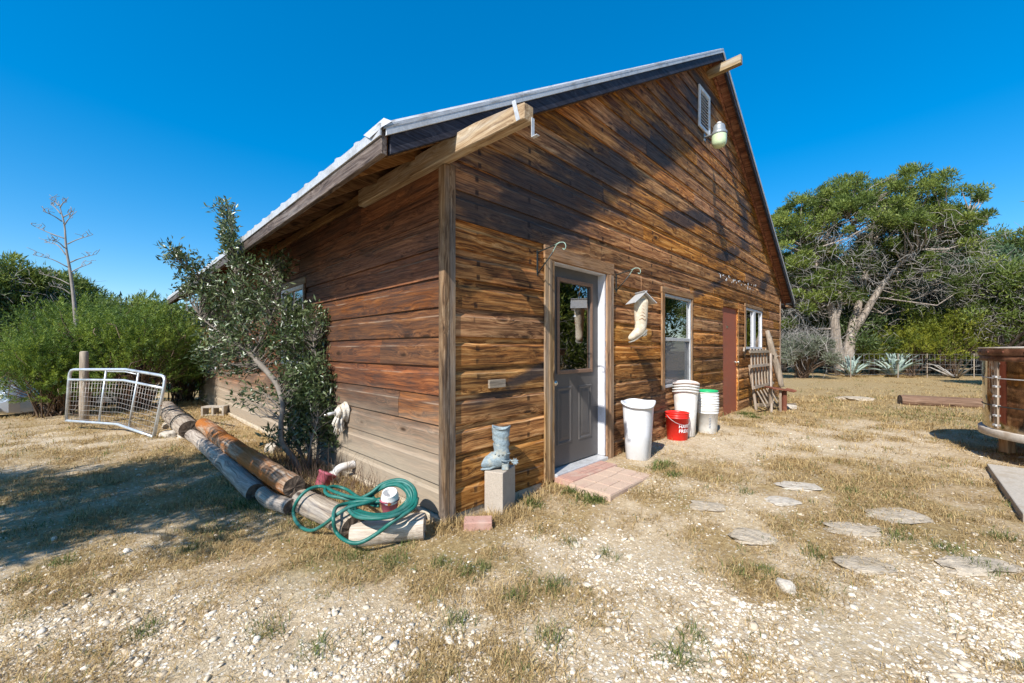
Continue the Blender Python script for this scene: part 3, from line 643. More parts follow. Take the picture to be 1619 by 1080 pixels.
# projecting beams
cb = MB(); bp = [(1.27, 2.635, 2.790), (0.6, 2.634, 2.780), (0.0, 2.630, 2.772), (-0.30, 2.624, 2.765), (-0.42, 2.618, 2.755), (-0.62, 2.610, 2.733), (-0.80, 2.603, 2.716), (-0.865, 2.600, 2.702)]; rb = random.Random(2)
cb.rings([[(-0.088+rb.uniform(-.002, .002), y, a), (-0.004, y, a+0.002), (-0.004, y, b_+rb.uniform(-.006, .004)), (-0.086, y, b_+rb.uniform(-.008, .003))] for y, a, b_ in bp], smooth=False); cb = cb.build('corner_beam', M['beam'], barn, 0.006)
MB().prism([(-0.838, 2.606), (-0.808, 2.606), (-0.772, 2.735), (-0.800, 2.735)], 0.0905, 0.0930, Matrix.Rotation(math.pi/2, 4, 'Z')).build('metal_strap', M['galv'], cb)
MB().b2((-0.03, -0.872, 2.52), (-0.005, -0.868, 2.63)).b2((-0.03, -0.91, 2.515), (-0.005, -0.868, 2.5195)).build('hook_plate', M['galv'], cb)
MB().b2((RX-0.045, -0.53, 5.90), (RX+0.045, 0.30, 6.04)).build('ridge_beam', M['beam'], barn, 0.006)

# ---- entry door
ed = MB(); x0, x1 = 1.249, 2.140; zb, zt = 0.112, 2.112; gy0, gy1 = 0.06, 0.10
def frame_boxes(mb, x0, x1, z0, z1, y0, y1, hx0, hx1, hz0, hz1):
    mb.b2((x0, y0, z0), (hx0, y1, z1)); mb.b2((hx1, y0, z0), (x1, y1, z1)); mb.b2((hx0, y0, z0), (hx1, y1, hz0)); mb.b2((hx0, y0, hz1), (hx1, y1, z1)); return mb
GX0, GX1, GZ0, GZ1 = 1.428, 1.985, 1.075, 1.968
frame_boxes(ed, x0, x1, zb, zt, gy0, gy1, GX0, GX1, GZ0, GZ1)
entry = ed.build('entry_door', M['door'], barn)
entry['label'] = 'dark grey entry door with a tall glass light and two raised panels'
bead = MB(); frame_boxes(bead, GX0-0.040, GX1+0.040, GZ0-0.040, GZ1+0.040, 0.046, 0.0595, GX0, GX1, GZ0, GZ1); bead.build('glass_bead', M['doorbead'], entry, 0.006, 2)
MB().b2((GX0+0.001, 0.074, GZ0+0.001), (GX1-0.001, 0.080, GZ1-0.001)).build('pane', M['glass'], entry)
for (a, b) in ((1.405, 1.625), (1.775, 1.995)):
    c0, c1 = 0.335, 0.890; mm = MB()
    def ring(i, y): return [(a+i, y, c0+i), (b-i, y, c0+i), (b-i, y, c1-i), (a+i, y, c1-i)]
    mm.rings([ring(-0.012, 0.0598), ring(-0.006, 0.0525), ring(0.008, 0.0525), ring(0.020, 0.0596), ring(0.030, 0.0596), ring(0.055, 0.0535)], False, True, smooth=False)
    mm.build('raised_panel', M['door'], entry)
mb = MB(); mb.lathe([(0.027, 0), (0.027, 0.008), (0.012, 0.010), (0.012, 0.035), (0.024, 0.040), (0.028, 0.055), (0.018, 0.070), (0.001, 0.072)], n=16)
kn = mb.build('door_knob', M['brass'], entry); kn.rotation_euler = (math.pi/2, 0, 0); kn.location = (1.300, 0.0585, 0.955)
# jambs, threshold and casing
jb = MB(); jb.b2((2.1425, -0.024, 0.10), (2.166, 0.11, 2.124)); jb.b2((1.2275, 0.0, 0.10), (1.246, 0.11, 2.124)); jb.b2((1.2465, -0.022, 2.1135), (2.142, 0.11, 2.1245)); jb.build('door_jamb', M['whitepaint'], barn)
MB().b2((1.2275, -0.075, 0.05), (2.1420, 0.12, 0.098)).build('threshold', M['galv'], barn, 0.006)
for (a, b, c, d) in ((1.087, 1.2260, 0.045, 2.124), (2.1665, 2.305, 0.045, 2.124)):
    MB().b2((a, -0.047, c), (b, -0.0265, d)).b2((a+0.05, -0.054, c), (a+0.085, -0.0475, d)).build('door_casing', M['trim'], barn, 0.004)
MB().b2((1.080, -0.049, 2.1265), (2.312, -0.0265, 2.252)).build('door_casing', M['trim_h'], barn, 0.004)
# curtain inside the door glass
cu = MB(); R0 = []; n = 60
for k in range(n+1):
    x = 1.26+0.86*k/n; yy = 0.30+0.020*math.sin(k*1.25)+0.006*math.sin(k*0.37); R0.append((x, yy))
cu.rings([[(x, y, 0.5) for x, y in R0], [(x, y, 2.15) for x, y in R0]], False, False, closed=False); cu.build('curtain', M['curtain'], entry)

# ---- windows of the gable
wf = MB(); frame_boxes(wf, WIN1[0]+0.004, WIN1[1]-0.004, WIN1[2]+0.002, WIN1[3]-0.003, -0.034, 0.03, WIN1[0]+0.042, WIN1[1]-0.042, WIN1[2]+0.04, WIN1[3]-0.04); wf.b2((WIN1[0]+0.042, -0.030, 1.405), (WIN1[1]-0.042, 0.02, 1.452))
w1 = wf.build('window', M['galv'], barn, 0.003)
MB().b2((WIN1[0]+0.043, -0.004, 1.4525), (WIN1[1]-0.043, 0.001, WIN1[3]-0.041)).build('pane', M['glass'], w1)
MB().b2((WIN1[0]+0.043, 0.010, WIN1[2]+0.041), (WIN1[1]-0.043, 0.014, 1.4045)).build('pane', M['glass'], w1)
sc = MB(); a, b, c, d = WIN1[0]+0.043, WIN1[1]-0.043, WIN1[2]+0.041, 1.4045; sc.add([(a, -0.018, c), (b, -0.018, c), (b, -0.018, d), (a, -0.018, d)], [(0, 1, 2, 3)]); sc.build('insect_screen', M['screen'], w1)
MB().b2((3.575, -0.052, 0.72), (3.6605, -0.0265, 2.068)).build('window_casing', M['trim'], w1, 0.004)
MB().b2((4.6505, -0.050, 0.735), (4.685, -0.0265, 2.068)).build('window_casing', M['trim'], w1, 0.004)
MB().b2((3.565, -0.054, 2.0690), (4.695, -0.0265, 2.146)).build('window_casing', M['trim_h'], w1, 0.004)
wf = MB(); xm = (WIN2[0]+WIN2[1])/2+0.02; frame_boxes(wf, WIN2[0]+0.004, WIN2[1]-0.004, WIN2[2]+0.002, WIN2[3]-0.003, -0.036, 0.03, WIN2[0]+0.06, WIN2[1]-0.06, WIN2[2]+0.05, WIN2[3]-0.05); wf.b2((xm-0.09, -0.034, WIN2[2]+0.05), (xm+0.09, 0.02, WIN2[3]-0.05))
w2 = wf.build('window', M['whitepaint'], barn, 0.003)
for (a, b) in ((WIN2[0]+0.061, xm-0.091), (xm+0.091, WIN2[1]-0.061)): MB().b2((a, -0.004, WIN2[2]+0.051), (b, 0.001, WIN2[3]-0.051)).build('pane', M['glass'], w2)
MB().b2((WIN2[0]-0.07, -0.050, 2.1735), (WIN2[1]+0.03, -0.0265, 2.245)).build('window_casing', M['trim_h'], w2, 0.004)
MB().b2((WIN2[0]-0.06, -0.048, 1.27), (WIN2[0]+0.003, -0.0265, 2.1725)).build('window_casing', M['trim'], w2, 0.004)
# louvred attic vent
vf = MB(); frame_boxes(vf, VENT[0]-0.03, VENT[1]+0.03, VENT[2]-0.03, VENT[3]+0.03, -0.052, -0.026, VENT[0]+0.03, VENT[1]-0.03, VENT[2]+0.03, VENT[3]-0.03)
vent = vf.build('louvre_vent', M['white_old'], gable, 0.003)
vt = empty('attic_vent', (0, 0, 0), 0, barn); vent.parent = vt; vent.name = 'vent_frame'
for k in range(11):
    z = VENT[2]+0.055+k*(VENT[3]-VENT[2]-0.10)/10
    Mx = Matrix.Translation((0.5*(VENT[0]+VENT[1]), -0.022, z)) @ Matrix.Rotation(math.radians(40), 4, 'X')
    MB().box((0, 0, 0), (VENT[1]-VENT[0]-0.062, 0.052, 0.005), Mx).build('slat', M['white_old'], vt)
# ---- red-brown plank door
rd = MB().b2((RDOOR[0]+0.003, 0.006, 0.03), (RDOOR[1]-0.003, 0.048, RDOOR[3]-0.004)).build('side_door', M['reddoor'], barn, 0.003)
rd['label'] = 'plain red-brown door with a round metal knob'
mb = MB(); mb.lathe([(0.033, 0), (0.033, 0.008), (0.012, 0.010), (0.012, 0.040), (0.026, 0.045), (0.031, 0.060), (0.020, 0.076), (0.001, 0.078)], n=16)
kn = mb.build('door_knob', M['brass'], rd); kn.rotation_euler = (math.pi/2, 0, 0); kn.location = (7.05, 0.006, 1.03)
pp = on_y(1150, 517, 0.0); MB().b2((pp[0]-0.05, 0.002, pp[2]-0.018), (pp[0]+0.05, 0.0055, pp[2]+0.018)).build('name_plate', M['brass'], rd)
MB().b2((RDOOR[1]+0.001, -0.032, 0.03), (RDOOR[1]+0.025, -0.026, 2.09)).build('door_stop', M['trim'], rd)

# ---- windows of the eave wall
for (a, b, c, d), mt in ((LW1, 'white_old'), (LW2, 'whitepaint')):
    wf = MB(); frame_boxes(wf, a+0.003, b-0.003, c+0.003, d-0.003, -0.034, 0.03, a+0.05, b-0.05, c+0.05, d-0.05); wf.b2((a+0.05, -0.03, (c+d)/2-0.02), (b-0.05, 0.0, (c+d)/2+0.02))
    ww = wf.build('window', M[mt], barn, 0.003, rz=-math.pi/2)
    MB().b2((a+0.051, -0.006, c+0.051), (b-0.051, -0.001, (c+d)/2-0.0205)).build('pane', M['glass'], ww); MB().b2((a+0.051, -0.006, (c+d)/2+0.0205), (b-0.051, -0.001, d-0.051)).build('pane', M['glass'], ww)
    MB().b2((a-0.06, -0.044, d+0.001), (b+0.06, -0.0265, d+0.075)).build('window_casing', M['greywood_x'], ww, 0.003)
    MB().b2((b+0.001, -0.042, c-0.03), (b+0.055, -0.0265, d)).build('window_casing', M['rafter'], ww, 0.003)
# ================================================================== THINGS ON AND BY THE BARN
def thing(name, label, cat, loc=(0, 0, 0), rz=0.0, group=None):
    return tag(empty(name, loc, rz), label, cat, group)
def ell(c, u, v, ru, rv, n=20, fn=None):
    c, u, v = Vector(c), Vector(u), Vector(v)
    return [c+u*(ru*math.cos(2*math.pi*i/n)*(fn(i/n) if fn else 1))+v*(rv*math.sin(2*math.pi*i/n)*(fn(i/n) if fn else 1)) for i in range(n)]
def hz(p): return float(gh(p[0], p[1]))

# ---- security light on the gable
lx = on_y(1114, 212, -0.03); lc = on_y(1137, 214, -0.36)
sl = thing('security_light', 'grey dusk-to-dawn security light with greenish lens high on the gable by the vent', 'lamp', (lc[0], lc[1], lc[2]-0.19))
mb = MB(); mb.tube([(lx[0]-lc[0], -0.030-lc[1], lx[2]-lc[2]+0.13), (lx[0]-lc[0], -0.16-lc[1], lx[2]-lc[2]+0.13), (0, 0.10, 0.20), (0, 0.05, 0.22)], 0.020, 8)
mb.b2((lx[0]-lc[0]-0.04, -0.036-lc[1], lx[2]-lc[2]+0.07), (lx[0]-lc[0]+0.04, -0.027-lc[1], lx[2]-lc[2]+0.19)); mb.build('arm', M['lampmetal'], sl)
MB().lathe([(0.108, 0.185), (0.112, 0.20), (0.112, 0.225), (0.098, 0.245), (0.088, 0.26), (0.083, 0.32), (0.070, 0.345), (0.030, 0.355), (0.0, 0.356)], n=24, cap0=True).build('housing', M['lampmetal'], sl)
mb = MB(); R_ = [ell((0, 0, z), (1, 0, 0), (0, 1, 0), r, r, 48, lambda t: 1+0.012*math.cos(t*2*math.pi*24)) for r, z in ((0.0, 0.0), (0.05, 0.004), (0.082, 0.022), (0.100, 0.055), (0.105, 0.10), (0.106, 0.184))]
mb.rings(R_, False, False).build('lens', M['lampglass'], sl)
MB().lathe([(0.034, 0.356), (0.034, 0.385), (0.020, 0.395), (0.0, 0.396)], n=14).build('photocell', M['white_old'], sl)

# ---- two wall brackets
def bracket(px, pyt, pyb, arm, label):
    p = on_y(px, pyt, -0.028); q = on_y(px, pyb, -0.028)
    b = thing('hanging_bracket', label, 'plant hook', (p[0], -0.026, q[2]), 0, 'iron brackets on the gable wall'); h = p[2]-q[2]
    MB().b2((-0.009, -0.006, 0), (0.009, 0.0005, h)).build('wall_bar', M['iron'], b, 0.001)
    MB().tube(catmull([(0, -0.006, h-0.02), (0, -arm*0.55, h+0.01), (0, -arm*0.62, h+0.012)], 4), 0.0060, 6).build('arm', M['iron'], b)
    MB().tube([(0, -0.006, 0.02), (0, -arm*0.30, h*0.45), (0, -arm*0.55, h*0.80)], 0.0060, 6).build('brace', M['iron'], b)
    MB().tube(catmull([(0, -arm*0.54, h*0.79), (0, -arm*0.70, h+0.015), (0, -arm*0.86, h+0.022), (0, -arm*0.95, h+0.006), (0, -arm*0.98, h-0.025), (0, -arm*0.93, h-0.045), (0, -arm*0.88, h-0.032)], 6), 0.0040, 6).build('hook', M['iron_green'], b)
    MB().tube([(0, -arm*0.62, h+0.012), (0, -arm*0.80, h+0.026)], 0.005, 6).build('arm_tip', M['iron_green'], b)
    return b
bracket(849.5, 396, 436, 0.33, 'empty black iron bracket with pale hook left of the entry door casing')
bk2 = bracket(974, 432, 462, 0.31, 'black iron bracket with pale hook that holds the boot birdhouse')

# ---- boot birdhouses
def boot_birdhouse(label, loc, rz, s=1.0, cord=0.17, group=None):
    t = thing('boot_birdhouse', label, 'birdhouse', loc, rz, group)
    def dl(p): return [Vector(q)*s for q in p]
    up = (0, 0, 1)
    R = []
    for z, r1, r2 in ((0.46, 0.090, 0.068), (0.42, 0.090, 0.068), (0.34, 0.086, 0.066), (0.26, 0.080, 0.062), (0.20, 0.074, 0.056), (0.165, 0.072, 0.054)):
        R.append(dl(ell((0, 0, z), (1, 0, 0), (0, 1, 0), r1, r2, 20, lambda q, z=z: 1+0.02*math.sin(q*37+z*60))))
    sh = MB().rings(R, True, False).build('boot_shaft', M['leather'], t)
    R = []
    for c, tilt, ru, rv in (((0.0, 0.165), 0, 0.072, 0.054), ((-0.010, 0.120), 22, 0.072, 0.052), ((-0.030, 0.088), 48, 0.066, 0.050), ((-0.060, 0.062), 62, 0.054, 0.050), ((-0.092, 0.038), 62, 0.046, 0.050), ((-0.122, 0.016), 60, 0.038, 0.046), ((-0.146, -0.002), 58, 0.026, 0.034), ((-0.158, -0.010), 58, 0.008, 0.010)):
        a = math.radians(tilt); R.append(dl(ell((c[0], 0, c[1]), (math.cos(a), 0, -math.sin(a)), (0, 1, 0), ru, rv, 20)))
    MB().rings(R, False, True).build('boot_foot', M['leather'], t)
    R = []
    for x, z, wv in ((0.060, 0.085, 0.044), (0.025, 0.055, 0.046), (-0.02, 0.022, 0.040), (-0.065, -0.008, 0.050), (-0.11, -0.034, 0.048), (-0.150, -0.050, 0.024)):
        R.append(dl([(x, -wv, z), (x, wv, z), (x+0.004, wv, z+0.014), (x+0.004, -wv, z+0.014)]))
    so = MB().rings(R, smooth=False); so.add(dl([(0.055, -0.038, 0.04), (0.055, 0.038, 0.04), (0.01, 0.036, 0.02), (0.01, -0.036, 0.02), (0.060, -0.042, 0.105), (0.060, 0.042, 0.105), (0.015, 0.040, 0.075), (0.015, -0.040, 0.075)]), [(0, 3, 2, 1), (4, 5, 6, 7), (0, 1, 5, 4), (1, 2, 6, 5), (2, 3, 7, 6), (3, 0, 4, 7)])
    so.build('sole', M['sole'], t)
    for sg in (-1, 1):
        Mx = Matrix.Translation((sg*0.062*s, 0, 0.485*s)) @ Matrix.Rotation(sg*math.radians(42), 4, 'Y')
        MB().box((0, 0, 0), (0.215*s, 0.23*s, 0.006), Mx).build('roof_plate', M['galv'], t)
    MB().prism([(-0.078*s, 0.455*s), (0.078*s, 0.455*s), (0, 0.53*s)], -0.045*s, 0.045*s).build('gable_block', M['leather'], t)
    MB().tube([(0, 0, 0.535*s), (0.004, 0, 0.535*s+cord*0.5), (0, 0, 0.535*s+cord)], 0.0022, 5).build('cord', M['terracotta'], t)
    mb = MB(); 
    for k in range(6):
        z = (0.22+0.038*k)*s
        mb.tube(catmull([(-0.05*s, -0.045*s, z), (-0.02*s, -0.0625*s, z+0.018*s), (0.012*s, -0.0625*s, z), (0.045*s, -0.045*s, z+0.016*s)], 4), 0.0028, 4)
    mb.build('stitching', M['terracotta'], sh)
    return t
hk = on_y(1016, 437, -0.33)
bx = on_y(974, 445, -0.028)[0]
boot_birdhouse('pale leather boot birdhouse with metal roof hanging beside the entry door', (bx, -0.335, 1.405), math.radians(-34), 0.92, 0.20)
boot_birdhouse('boot birdhouse hanging behind the glass of the entry door', (1.70, 0.19, 1.33), math.radians(60), 0.72, 0.25)

# ---- cast boot on a concrete block
c0 = G(764, 812); c1 = G(794, 818); c2 = G(816, 795)
ax = Vector((c1-c0)[:2]).normalized(); rz = math.atan2(ax.y, ax.x)
cen = (Vector(c0[:2])+Vector(c2[:2]))/2; bz = hz(cen)
blk = MB().b2((-0.080, -0.125, -0.02), (0.080, 0.125, 0.325)).build('concrete_block', M['concrete'], None, 0.006, 2, (cen.x, cen.y, bz), rz)
tag(blk, 'tan concrete block standing on end under the cast boot', 'block')
toe = Vector((RT[0], RT[1], 0))*-1.0
bt = thing('boot_statue', 'blue-grey cast cowboy boot with a spur standing on the tan concrete block', 'statue', (cen.x+RT[0]*0.005-FW[0]*0.04, cen.y+RT[1]*0.005-FW[1]*0.04, bz+0.3255), math.atan2(RT[1], RT[0])-0.10)
def wr(z): return lambda q: 1+0.075*math.sin(z*88+2.6*math.sin(q*6.283+z*9))+0.03*math.sin(q*31.4+z*60)
R = []
for z, x, r1, r2 in ((0.345, 0.004, 0.078, 0.062), (0.325, 0.002, 0.074, 0.058), (0.30, 0.0, 0.068, 0.054), (0.28, 0.0, 0.069, 0.055), (0.26, 0.0, 0.064, 0.052), (0.24, 0.002, 0.066, 0.053), (0.22, 0.002, 0.061, 0.050), (0.20, 0.004, 0.064, 0.051), (0.18, 0.006, 0.060, 0.049), (0.155, 0.006, 0.063, 0.050), (0.13, 0.004, 0.062, 0.049)):
    top = z > 0.34
    ring = ell((x, 0, z), (1, 0, 0), (0, 1, 0), r1, r2, 26, wr(z))
    if top: ring = [Vector((p.x, p.y, p.z+0.010*math.cos(math.atan2(p.y, p.x))**2-0.016*abs(math.sin(math.atan2(p.y, p.x))))) for p in ring]
    R.append(ring)
for c, tilt, ru, rv in (((-0.006, 0.105), 22, 0.078, 0.052), ((-0.036, 0.078), 48, 0.074, 0.052), ((-0.082, 0.060), 70, 0.056, 0.051), ((-0.132, 0.048), 84, 0.044, 0.052), ((-0.182, 0.045), 92, 0.038, 0.050), ((-0.226, 0.052), 100, 0.031, 0.040), ((-0.262, 0.066), 108, 0.023, 0.027), ((-0.284, 0.080), 112, 0.011, 0.012)):
    a = math.radians(tilt); R.append(ell((c[0], 0, c[1]), (math.cos(a), 0, -math.sin(a)), (0, 1, 0), ru, rv, 26, wr(c[0]*0.6)))
inner = [ell((0.003, 0, z), (1, 0, 0), (0, 1, 0), r, r*0.8, 26) for z, r in ((0.25, 0.045), (0.325, 0.060))]
MB().rings(inner[:1]+inner[1:]+R, True, True).build('boot_body', M['boot'], bt)
MB().b2((0.012, -0.036, 0.0), (0.066, 0.036, 0.062)).build('heel', M['boot'], bt, 0.006)
R = []
for x, z, wv in ((0.07, 0.058, 0.040), (0.02, 0.050, 0.041), (-0.03, 0.028, 0.034), (-0.08, 0.006, 0.050), (-0.15, 0.002, 0.055), (-0.21, 0.010, 0.046), (-0.275, 0.058, 0.012)):
    R.append([(x, -wv, z), (x, wv, z), (x, wv, z+0.014), (x, -wv, z+0.014)])
MB().rings(R, smooth=False).build('sole', M['boot'], bt, 0.003)
mb = MB(); mb.tube(catmull([(0.01, -0.056, 0.085), (0.05, -0.050, 0.078), (0.076, 0, 0.072), (0.05, 0.050, 0.078), (0.01, 0.056, 0.085)], 4), 0.007, 6); mb.tube([(0.074, 0, 0.072), (0.105, 0, 0.066)], 0.008, 6)
mb.rings([[Vector((0.115+(0.030 if i % 2 else 0.018)*math.cos(i*math.pi/8), y, 0.065+(0.030 if i % 2 else 0.018)*math.sin(i*math.pi/8))) for i in range(16)] for y in (-0.005, 0.005)], True, True, smooth=False)
mb.build('spur', M['boot'], bt)
mb = MB()
for k in range(14):
    q = k/14*2*math.pi; mb.lathe([(0.007, -0.004), (0.007, 0.004), (0, 0.006)], (0.004+0.066*math.cos(q), 0.053*math.sin(q), 0.128+0.004*math.sin(k*3)), 6)
mb.build('ankle_studs', M['boot'], bt)
# ---- loose brick, paver pads
p = G(755, 838); bz = hz(p)
br = MB().b2((-0.100, -0.055, -0.012), (0.100, 0.055, 0.058)).build('loose_brick', M['brick'], None, 0.006, 2, (p[0]+FW[0]*0.05, p[1]+FW[1]*0.05, bz), math.atan2(RT[1], RT[0])+0.06); br.rotation_euler[0] = 0.05
tag(br, 'single reddish brick lying in the dirt beside the barn corner', 'brick')
def paver_pad(cs, z, th, mat, label, pat):
    P = [on_z(px, py, z) for px, py in cs]                  # near-left, far-left(door), far-right, near-right
    o = P[0]; ux = Vector((P[3]-P[0])[:2]); uy = Vector((P[1]-P[0])[:2]); L, D = ux.length, uy.length
    rz = math.atan2(ux.y, ux.x)
    t = thing('paver_slab', label, 'paver', (o[0], o[1], z-th), rz, 'paver slabs before the entry door')
    sgn = 1 if ux.x*uy.y-ux.y*uy.x > 0 else -1
    MB().b2((0, min(0, sgn*D), 0), (L, max(0, sgn*D), th-0.007)).build('slab', M[mat], t, 0.004)
    for (a, b, c, d) in pat:
        y0, y1 = sorted((sgn*D*b, sgn*D*d)); g_ = 0.0035
        MB().b2((L*a+g_, y0+g_, th-0.008), (L*c-g_, y1-g_, th+random.uniform(-0.001, 0.0015))).build('paver', M[mat], t, 0.003)
    return t
PAT = [(0, 0, .34, .5), (0, .5, .34, 1), (.34, 0, .67, .25), (.34, .25, .67, .5), (.34, .5, .5, 1), (.5, .5, .67, 1), (.67, 0, 1, .5), (.67, .5, 1, 1)]
PATB = [(0, 0, .25, .62), (0, .62, .25, 1), (.25, 0, .52, .30), (.25, .30, .52, .62), (.25, .62, .52, 1), (.52, 0, .76, .62), (.52, .62, .76, 1), (.76, 0, 1, .30), (.76, .30, 1, .66), (.76, .66, 1, 1)]
paver_pad([(906, 761), (880, 751), (957, 725), (976, 734)], 0.082, 0.075, 'paver_red', 'reddish paver slab right against the entry door threshold', PAT)
paver_pad([(965, 783), (907, 762), (977, 734.5), (1031, 750)], 0.072, 0.07, 'paver_tan', 'larger tan stamped paver slab on the yard side of the reddish slab', PATB)

# ---- bins and buckets by the wall
def bin_mesh(h, rt, rb, ex, ey, wave, rimh, n=40, front=None):
    def wob(k, a):
        if k < 3 or k > 9: return 0
        return wave*math.cos(2*a) if front is None else -0.045*max(0, math.cos(a-front))**1.5+wave*math.cos(4*(a-front))
    pr = [(rb*0.9, 0.0), (rb, 0.012), (rb+(rt-rb)*0.5, h*0.5), (rt, h-rimh), (rt*1.01, h-rimh*0.5), (rt*1.10, h-0.012), (rt*1.125, h-0.016), (rt*1.115, h+0.004), (rt*1.05, h+0.006), (rt*0.96, h-0.015), (rb*0.96, 0.03)]
    return MB().lathe(pr, (0, 0, 0), n, ex, ey, 3.0, True, True, wob)
def wall_pt(px, py):      # ground point of a thing from its base pixel
    return G(px, py)
b0 = G(1011, 727); p = (b0[0]+FW[0]*0.13, b0[1]+FW[1]*0.13)
wb = tag(bin_mesh(0.635, 0.185, 0.148, 1.0, 0.86, 0.006, 0.05, 40, math.atan2(-FW[1], -FW[0])-0.25).build('waste_bin', M['wplastic'], None, 0, 1, (p[0], p[1]-0.03, hz(p)-0.004), 0.25), 'tall clean white plastic bin with wavy rim standing alone next to the paver slabs', 'bin')
# red bucket
def bucket(name, mat, label, loc, group=None, rz=0.0, lid=None, seed=0, h=0.37, handle=True, nest=0):
    t = thing(name, label, 'bucket', loc, rz, group)
    MB().lathe([(0.125, 0.0), (0.130, 0.006), (0.145, h*0.80), (0.1475, h*0.80), (0.1535, h*0.805), (0.1535, h*0.83), (0.148, h*0.835), (0.148, h*0.885), (0.1535, h*0.89), (0.1535, h*0.91), (0.149, h*0.915), (0.150, h-0.012), (0.156, h-0.010), (0.156, h), (0.147, h), (0.143, h-0.02), (0.126, 0.02)], n=40, cap1=True).build('pail', M[mat], t)
    return t
p = G(1075, 696); p = (p[0]+FW[0]*0.09, p[1]+FW[1]*0.09); rzb = math.atan2(-FW[1], -FW[0])
rb_ = bucket('red_bucket', 'rplastic', 'red plastic bucket with white lettering in front of the stacked white bins', (p[0], p[1], hz(p)-0.003), rz=0.0)
# wire handle hanging down the front
fa = rzb+0.25
mb = MB(); pts = []
for k in range(13):
    q = k/12*math.pi; a = fa-math.pi/2+q
    pts.append((0.163*math.cos(a), 0.163*math.sin(a), 0.335-0.115*math.sin(q)))
mb.tube(pts, 0.003, 6).build('handle', M['galv'], rb_)
def text_on_drum(txt, size, r0, r1, h, zc, ang, mat, parent, name='lettering', vertical=False, space=1.0):
    cu = bpy.data.curves.new('txt', 'FONT'); cu.body = txt; cu.size = size; cu.align_x = 'CENTER'; cu.align_y = 'CENTER'; cu.space_line = space; cu.resolution_u = 3; cu.offset = size*0.012
    ob = bpy.data.objects.new('txt', cu); COL.objects.link(ob); bpy.context.view_layer.update()
    me = bpy.data.meshes.new_from_object(ob.evaluated_get(bpy.context.evaluated_depsgraph_get())); bpy.data.objects.remove(ob); bpy.data.curves.remove(cu)
    for v in me.vertices:
        u, w_ = v.co.x, v.co.y
        if vertical: u, w_ = -w_, u
        z = zc+w_; r = r0+(r1-r0)*z/h+0.0022; a = ang+u/r
        v.co = (r*math.cos(a), r*math.sin(a), z)
    me.name = name; me.materials.clear(); me.materials.append(mat); me.update()
    o = bpy.data.objects.new(name, me); return link(o, parent)
text_on_drum('HARBOR\nFREIGHT', 0.062, 0.130, 0.145, 0.296, 0.165, rzb+0.62, M['print'], rb_)
# nested white bins
p = G(1092, 692); p = (p[0]+FW[0]*0.16, p[1]+FW[1]*0.16)
WHICH = ('outermost bin at the bottom of the nested stack', 'second bin up in the nested stack', 'third bin up in the nested stack', 'topmost bin of the nested stack')
for k in range(4):
    zz = hz(p)-0.004+k*0.038
    o = bin_mesh(0.635, 0.190-0.0006*k, 0.148-0.0006*k, 1.0, 0.84, 0.016, 0.05).build('nested_bin', M['wplastic2' if k < 3 else 'wplastic3'], None, 0, 1, (p[0]+0.002*k, p[1]-0.001*k, zz), 0.35+0.015*k)
    tag(o, 'white bin behind the red bucket, '+WHICH[k], 'bin', 'white bins nested behind the red bucket')
# stack of white buckets with a green one on top
p = G(1121, 686); p = (p[0]+FW[0]*0.13+0.02, p[1]+FW[1]*0.13-0.03)
NTH = ('bottom bucket of the stack', 'second bucket from the bottom of the stack', 'third bucket from the bottom of the stack', 'fourth bucket from the bottom of the stack', 'fifth bucket from the bottom of the stack', 'sixth bucket from the bottom of the stack', 'uppermost of the stack under the green pail')
for k in range(7):
    o = bucket('white_bucket', 'wplastic2', 'white bucket near red-brown door, '+NTH[k], (p[0]+random.uniform(-.003, .003), p[1]+random.uniform(-.003, .003), hz(p)-0.003+k*0.0385), 'white buckets stacked beside the red-brown door', random.random()*6)
    o.scale = (1-0.002*k, 1-0.002*k, 1)
    if k == 0:
        for j, (aa, sz) in enumerate(((0.35, 0.030),)):
            mb = MB()
            for i in range(7):     # illegible worn print
                z = 0.09+i*0.022; r = 0.131+0.015*z/0.296+0.0012; a0 = rzb-0.1-o.rotation_euler[2]; w_ = random.uniform(0.10, 0.2)
                mb.add([(r*math.cos(a0-w_), r*math.sin(a0-w_), z), (r*math.cos(a0), r*math.sin(a0), z), (r*math.cos(a0), r*math.sin(a0), z+0.013), (r*math.cos(a0-w_), r*math.sin(a0-w_), z+0.013)], [(0, 1, 2, 3)])
            mb.build('worn_print', M['print_dark'], o)
g_ = MB().lathe([(0.12, 0.0), (0.125, 0.005), (0.140, 0.300), (0.146, 0.302), (0.146, 0.325), (0.138, 0.325), (0.122, 0.015)], n=36, cap1=True).build('green_pail', M['gplastic'], None, 0, 1, (p[0], p[1], hz(p)+7*0.0385+0.030), 0.2)
tag(g_, 'green pail whose rim shows at the top of the white bucket stack', 'bucket')

# ---- junk leaning by the far corner
def lean(name, label, cat, a, b, wd, th, mat, normal=(0, -1, 0), group=None, jit=0.0):
    a, b = Vector(a), Vector(b); z = (b-a); L = z.length; z.normalize(); y = Vector(normal); y = (y-z*y.dot(z)).normalized(); x = y.cross(z)
    Mx = Matrix((x, y, z)).transposed().to_4x4(); Mx.translation = a
    o = MB().b2((-wd/2, -th/2, 0), (wd/2, th/2, L)).build(name, M[mat], None, 0.004); o.matrix_world = Mx
    return tag(o, label, cat, group)
q = G(1180, 634); q2 = on_y(1176, 552, -0.06)
lean('leaning_board', 'pale upright board leaning on the wall left of the slatted seat', 'board', (q[0], q[1], hz(q)-0.01), (q2[0], -0.065, q2[2]), 0.10, 0.035, 'greywood')
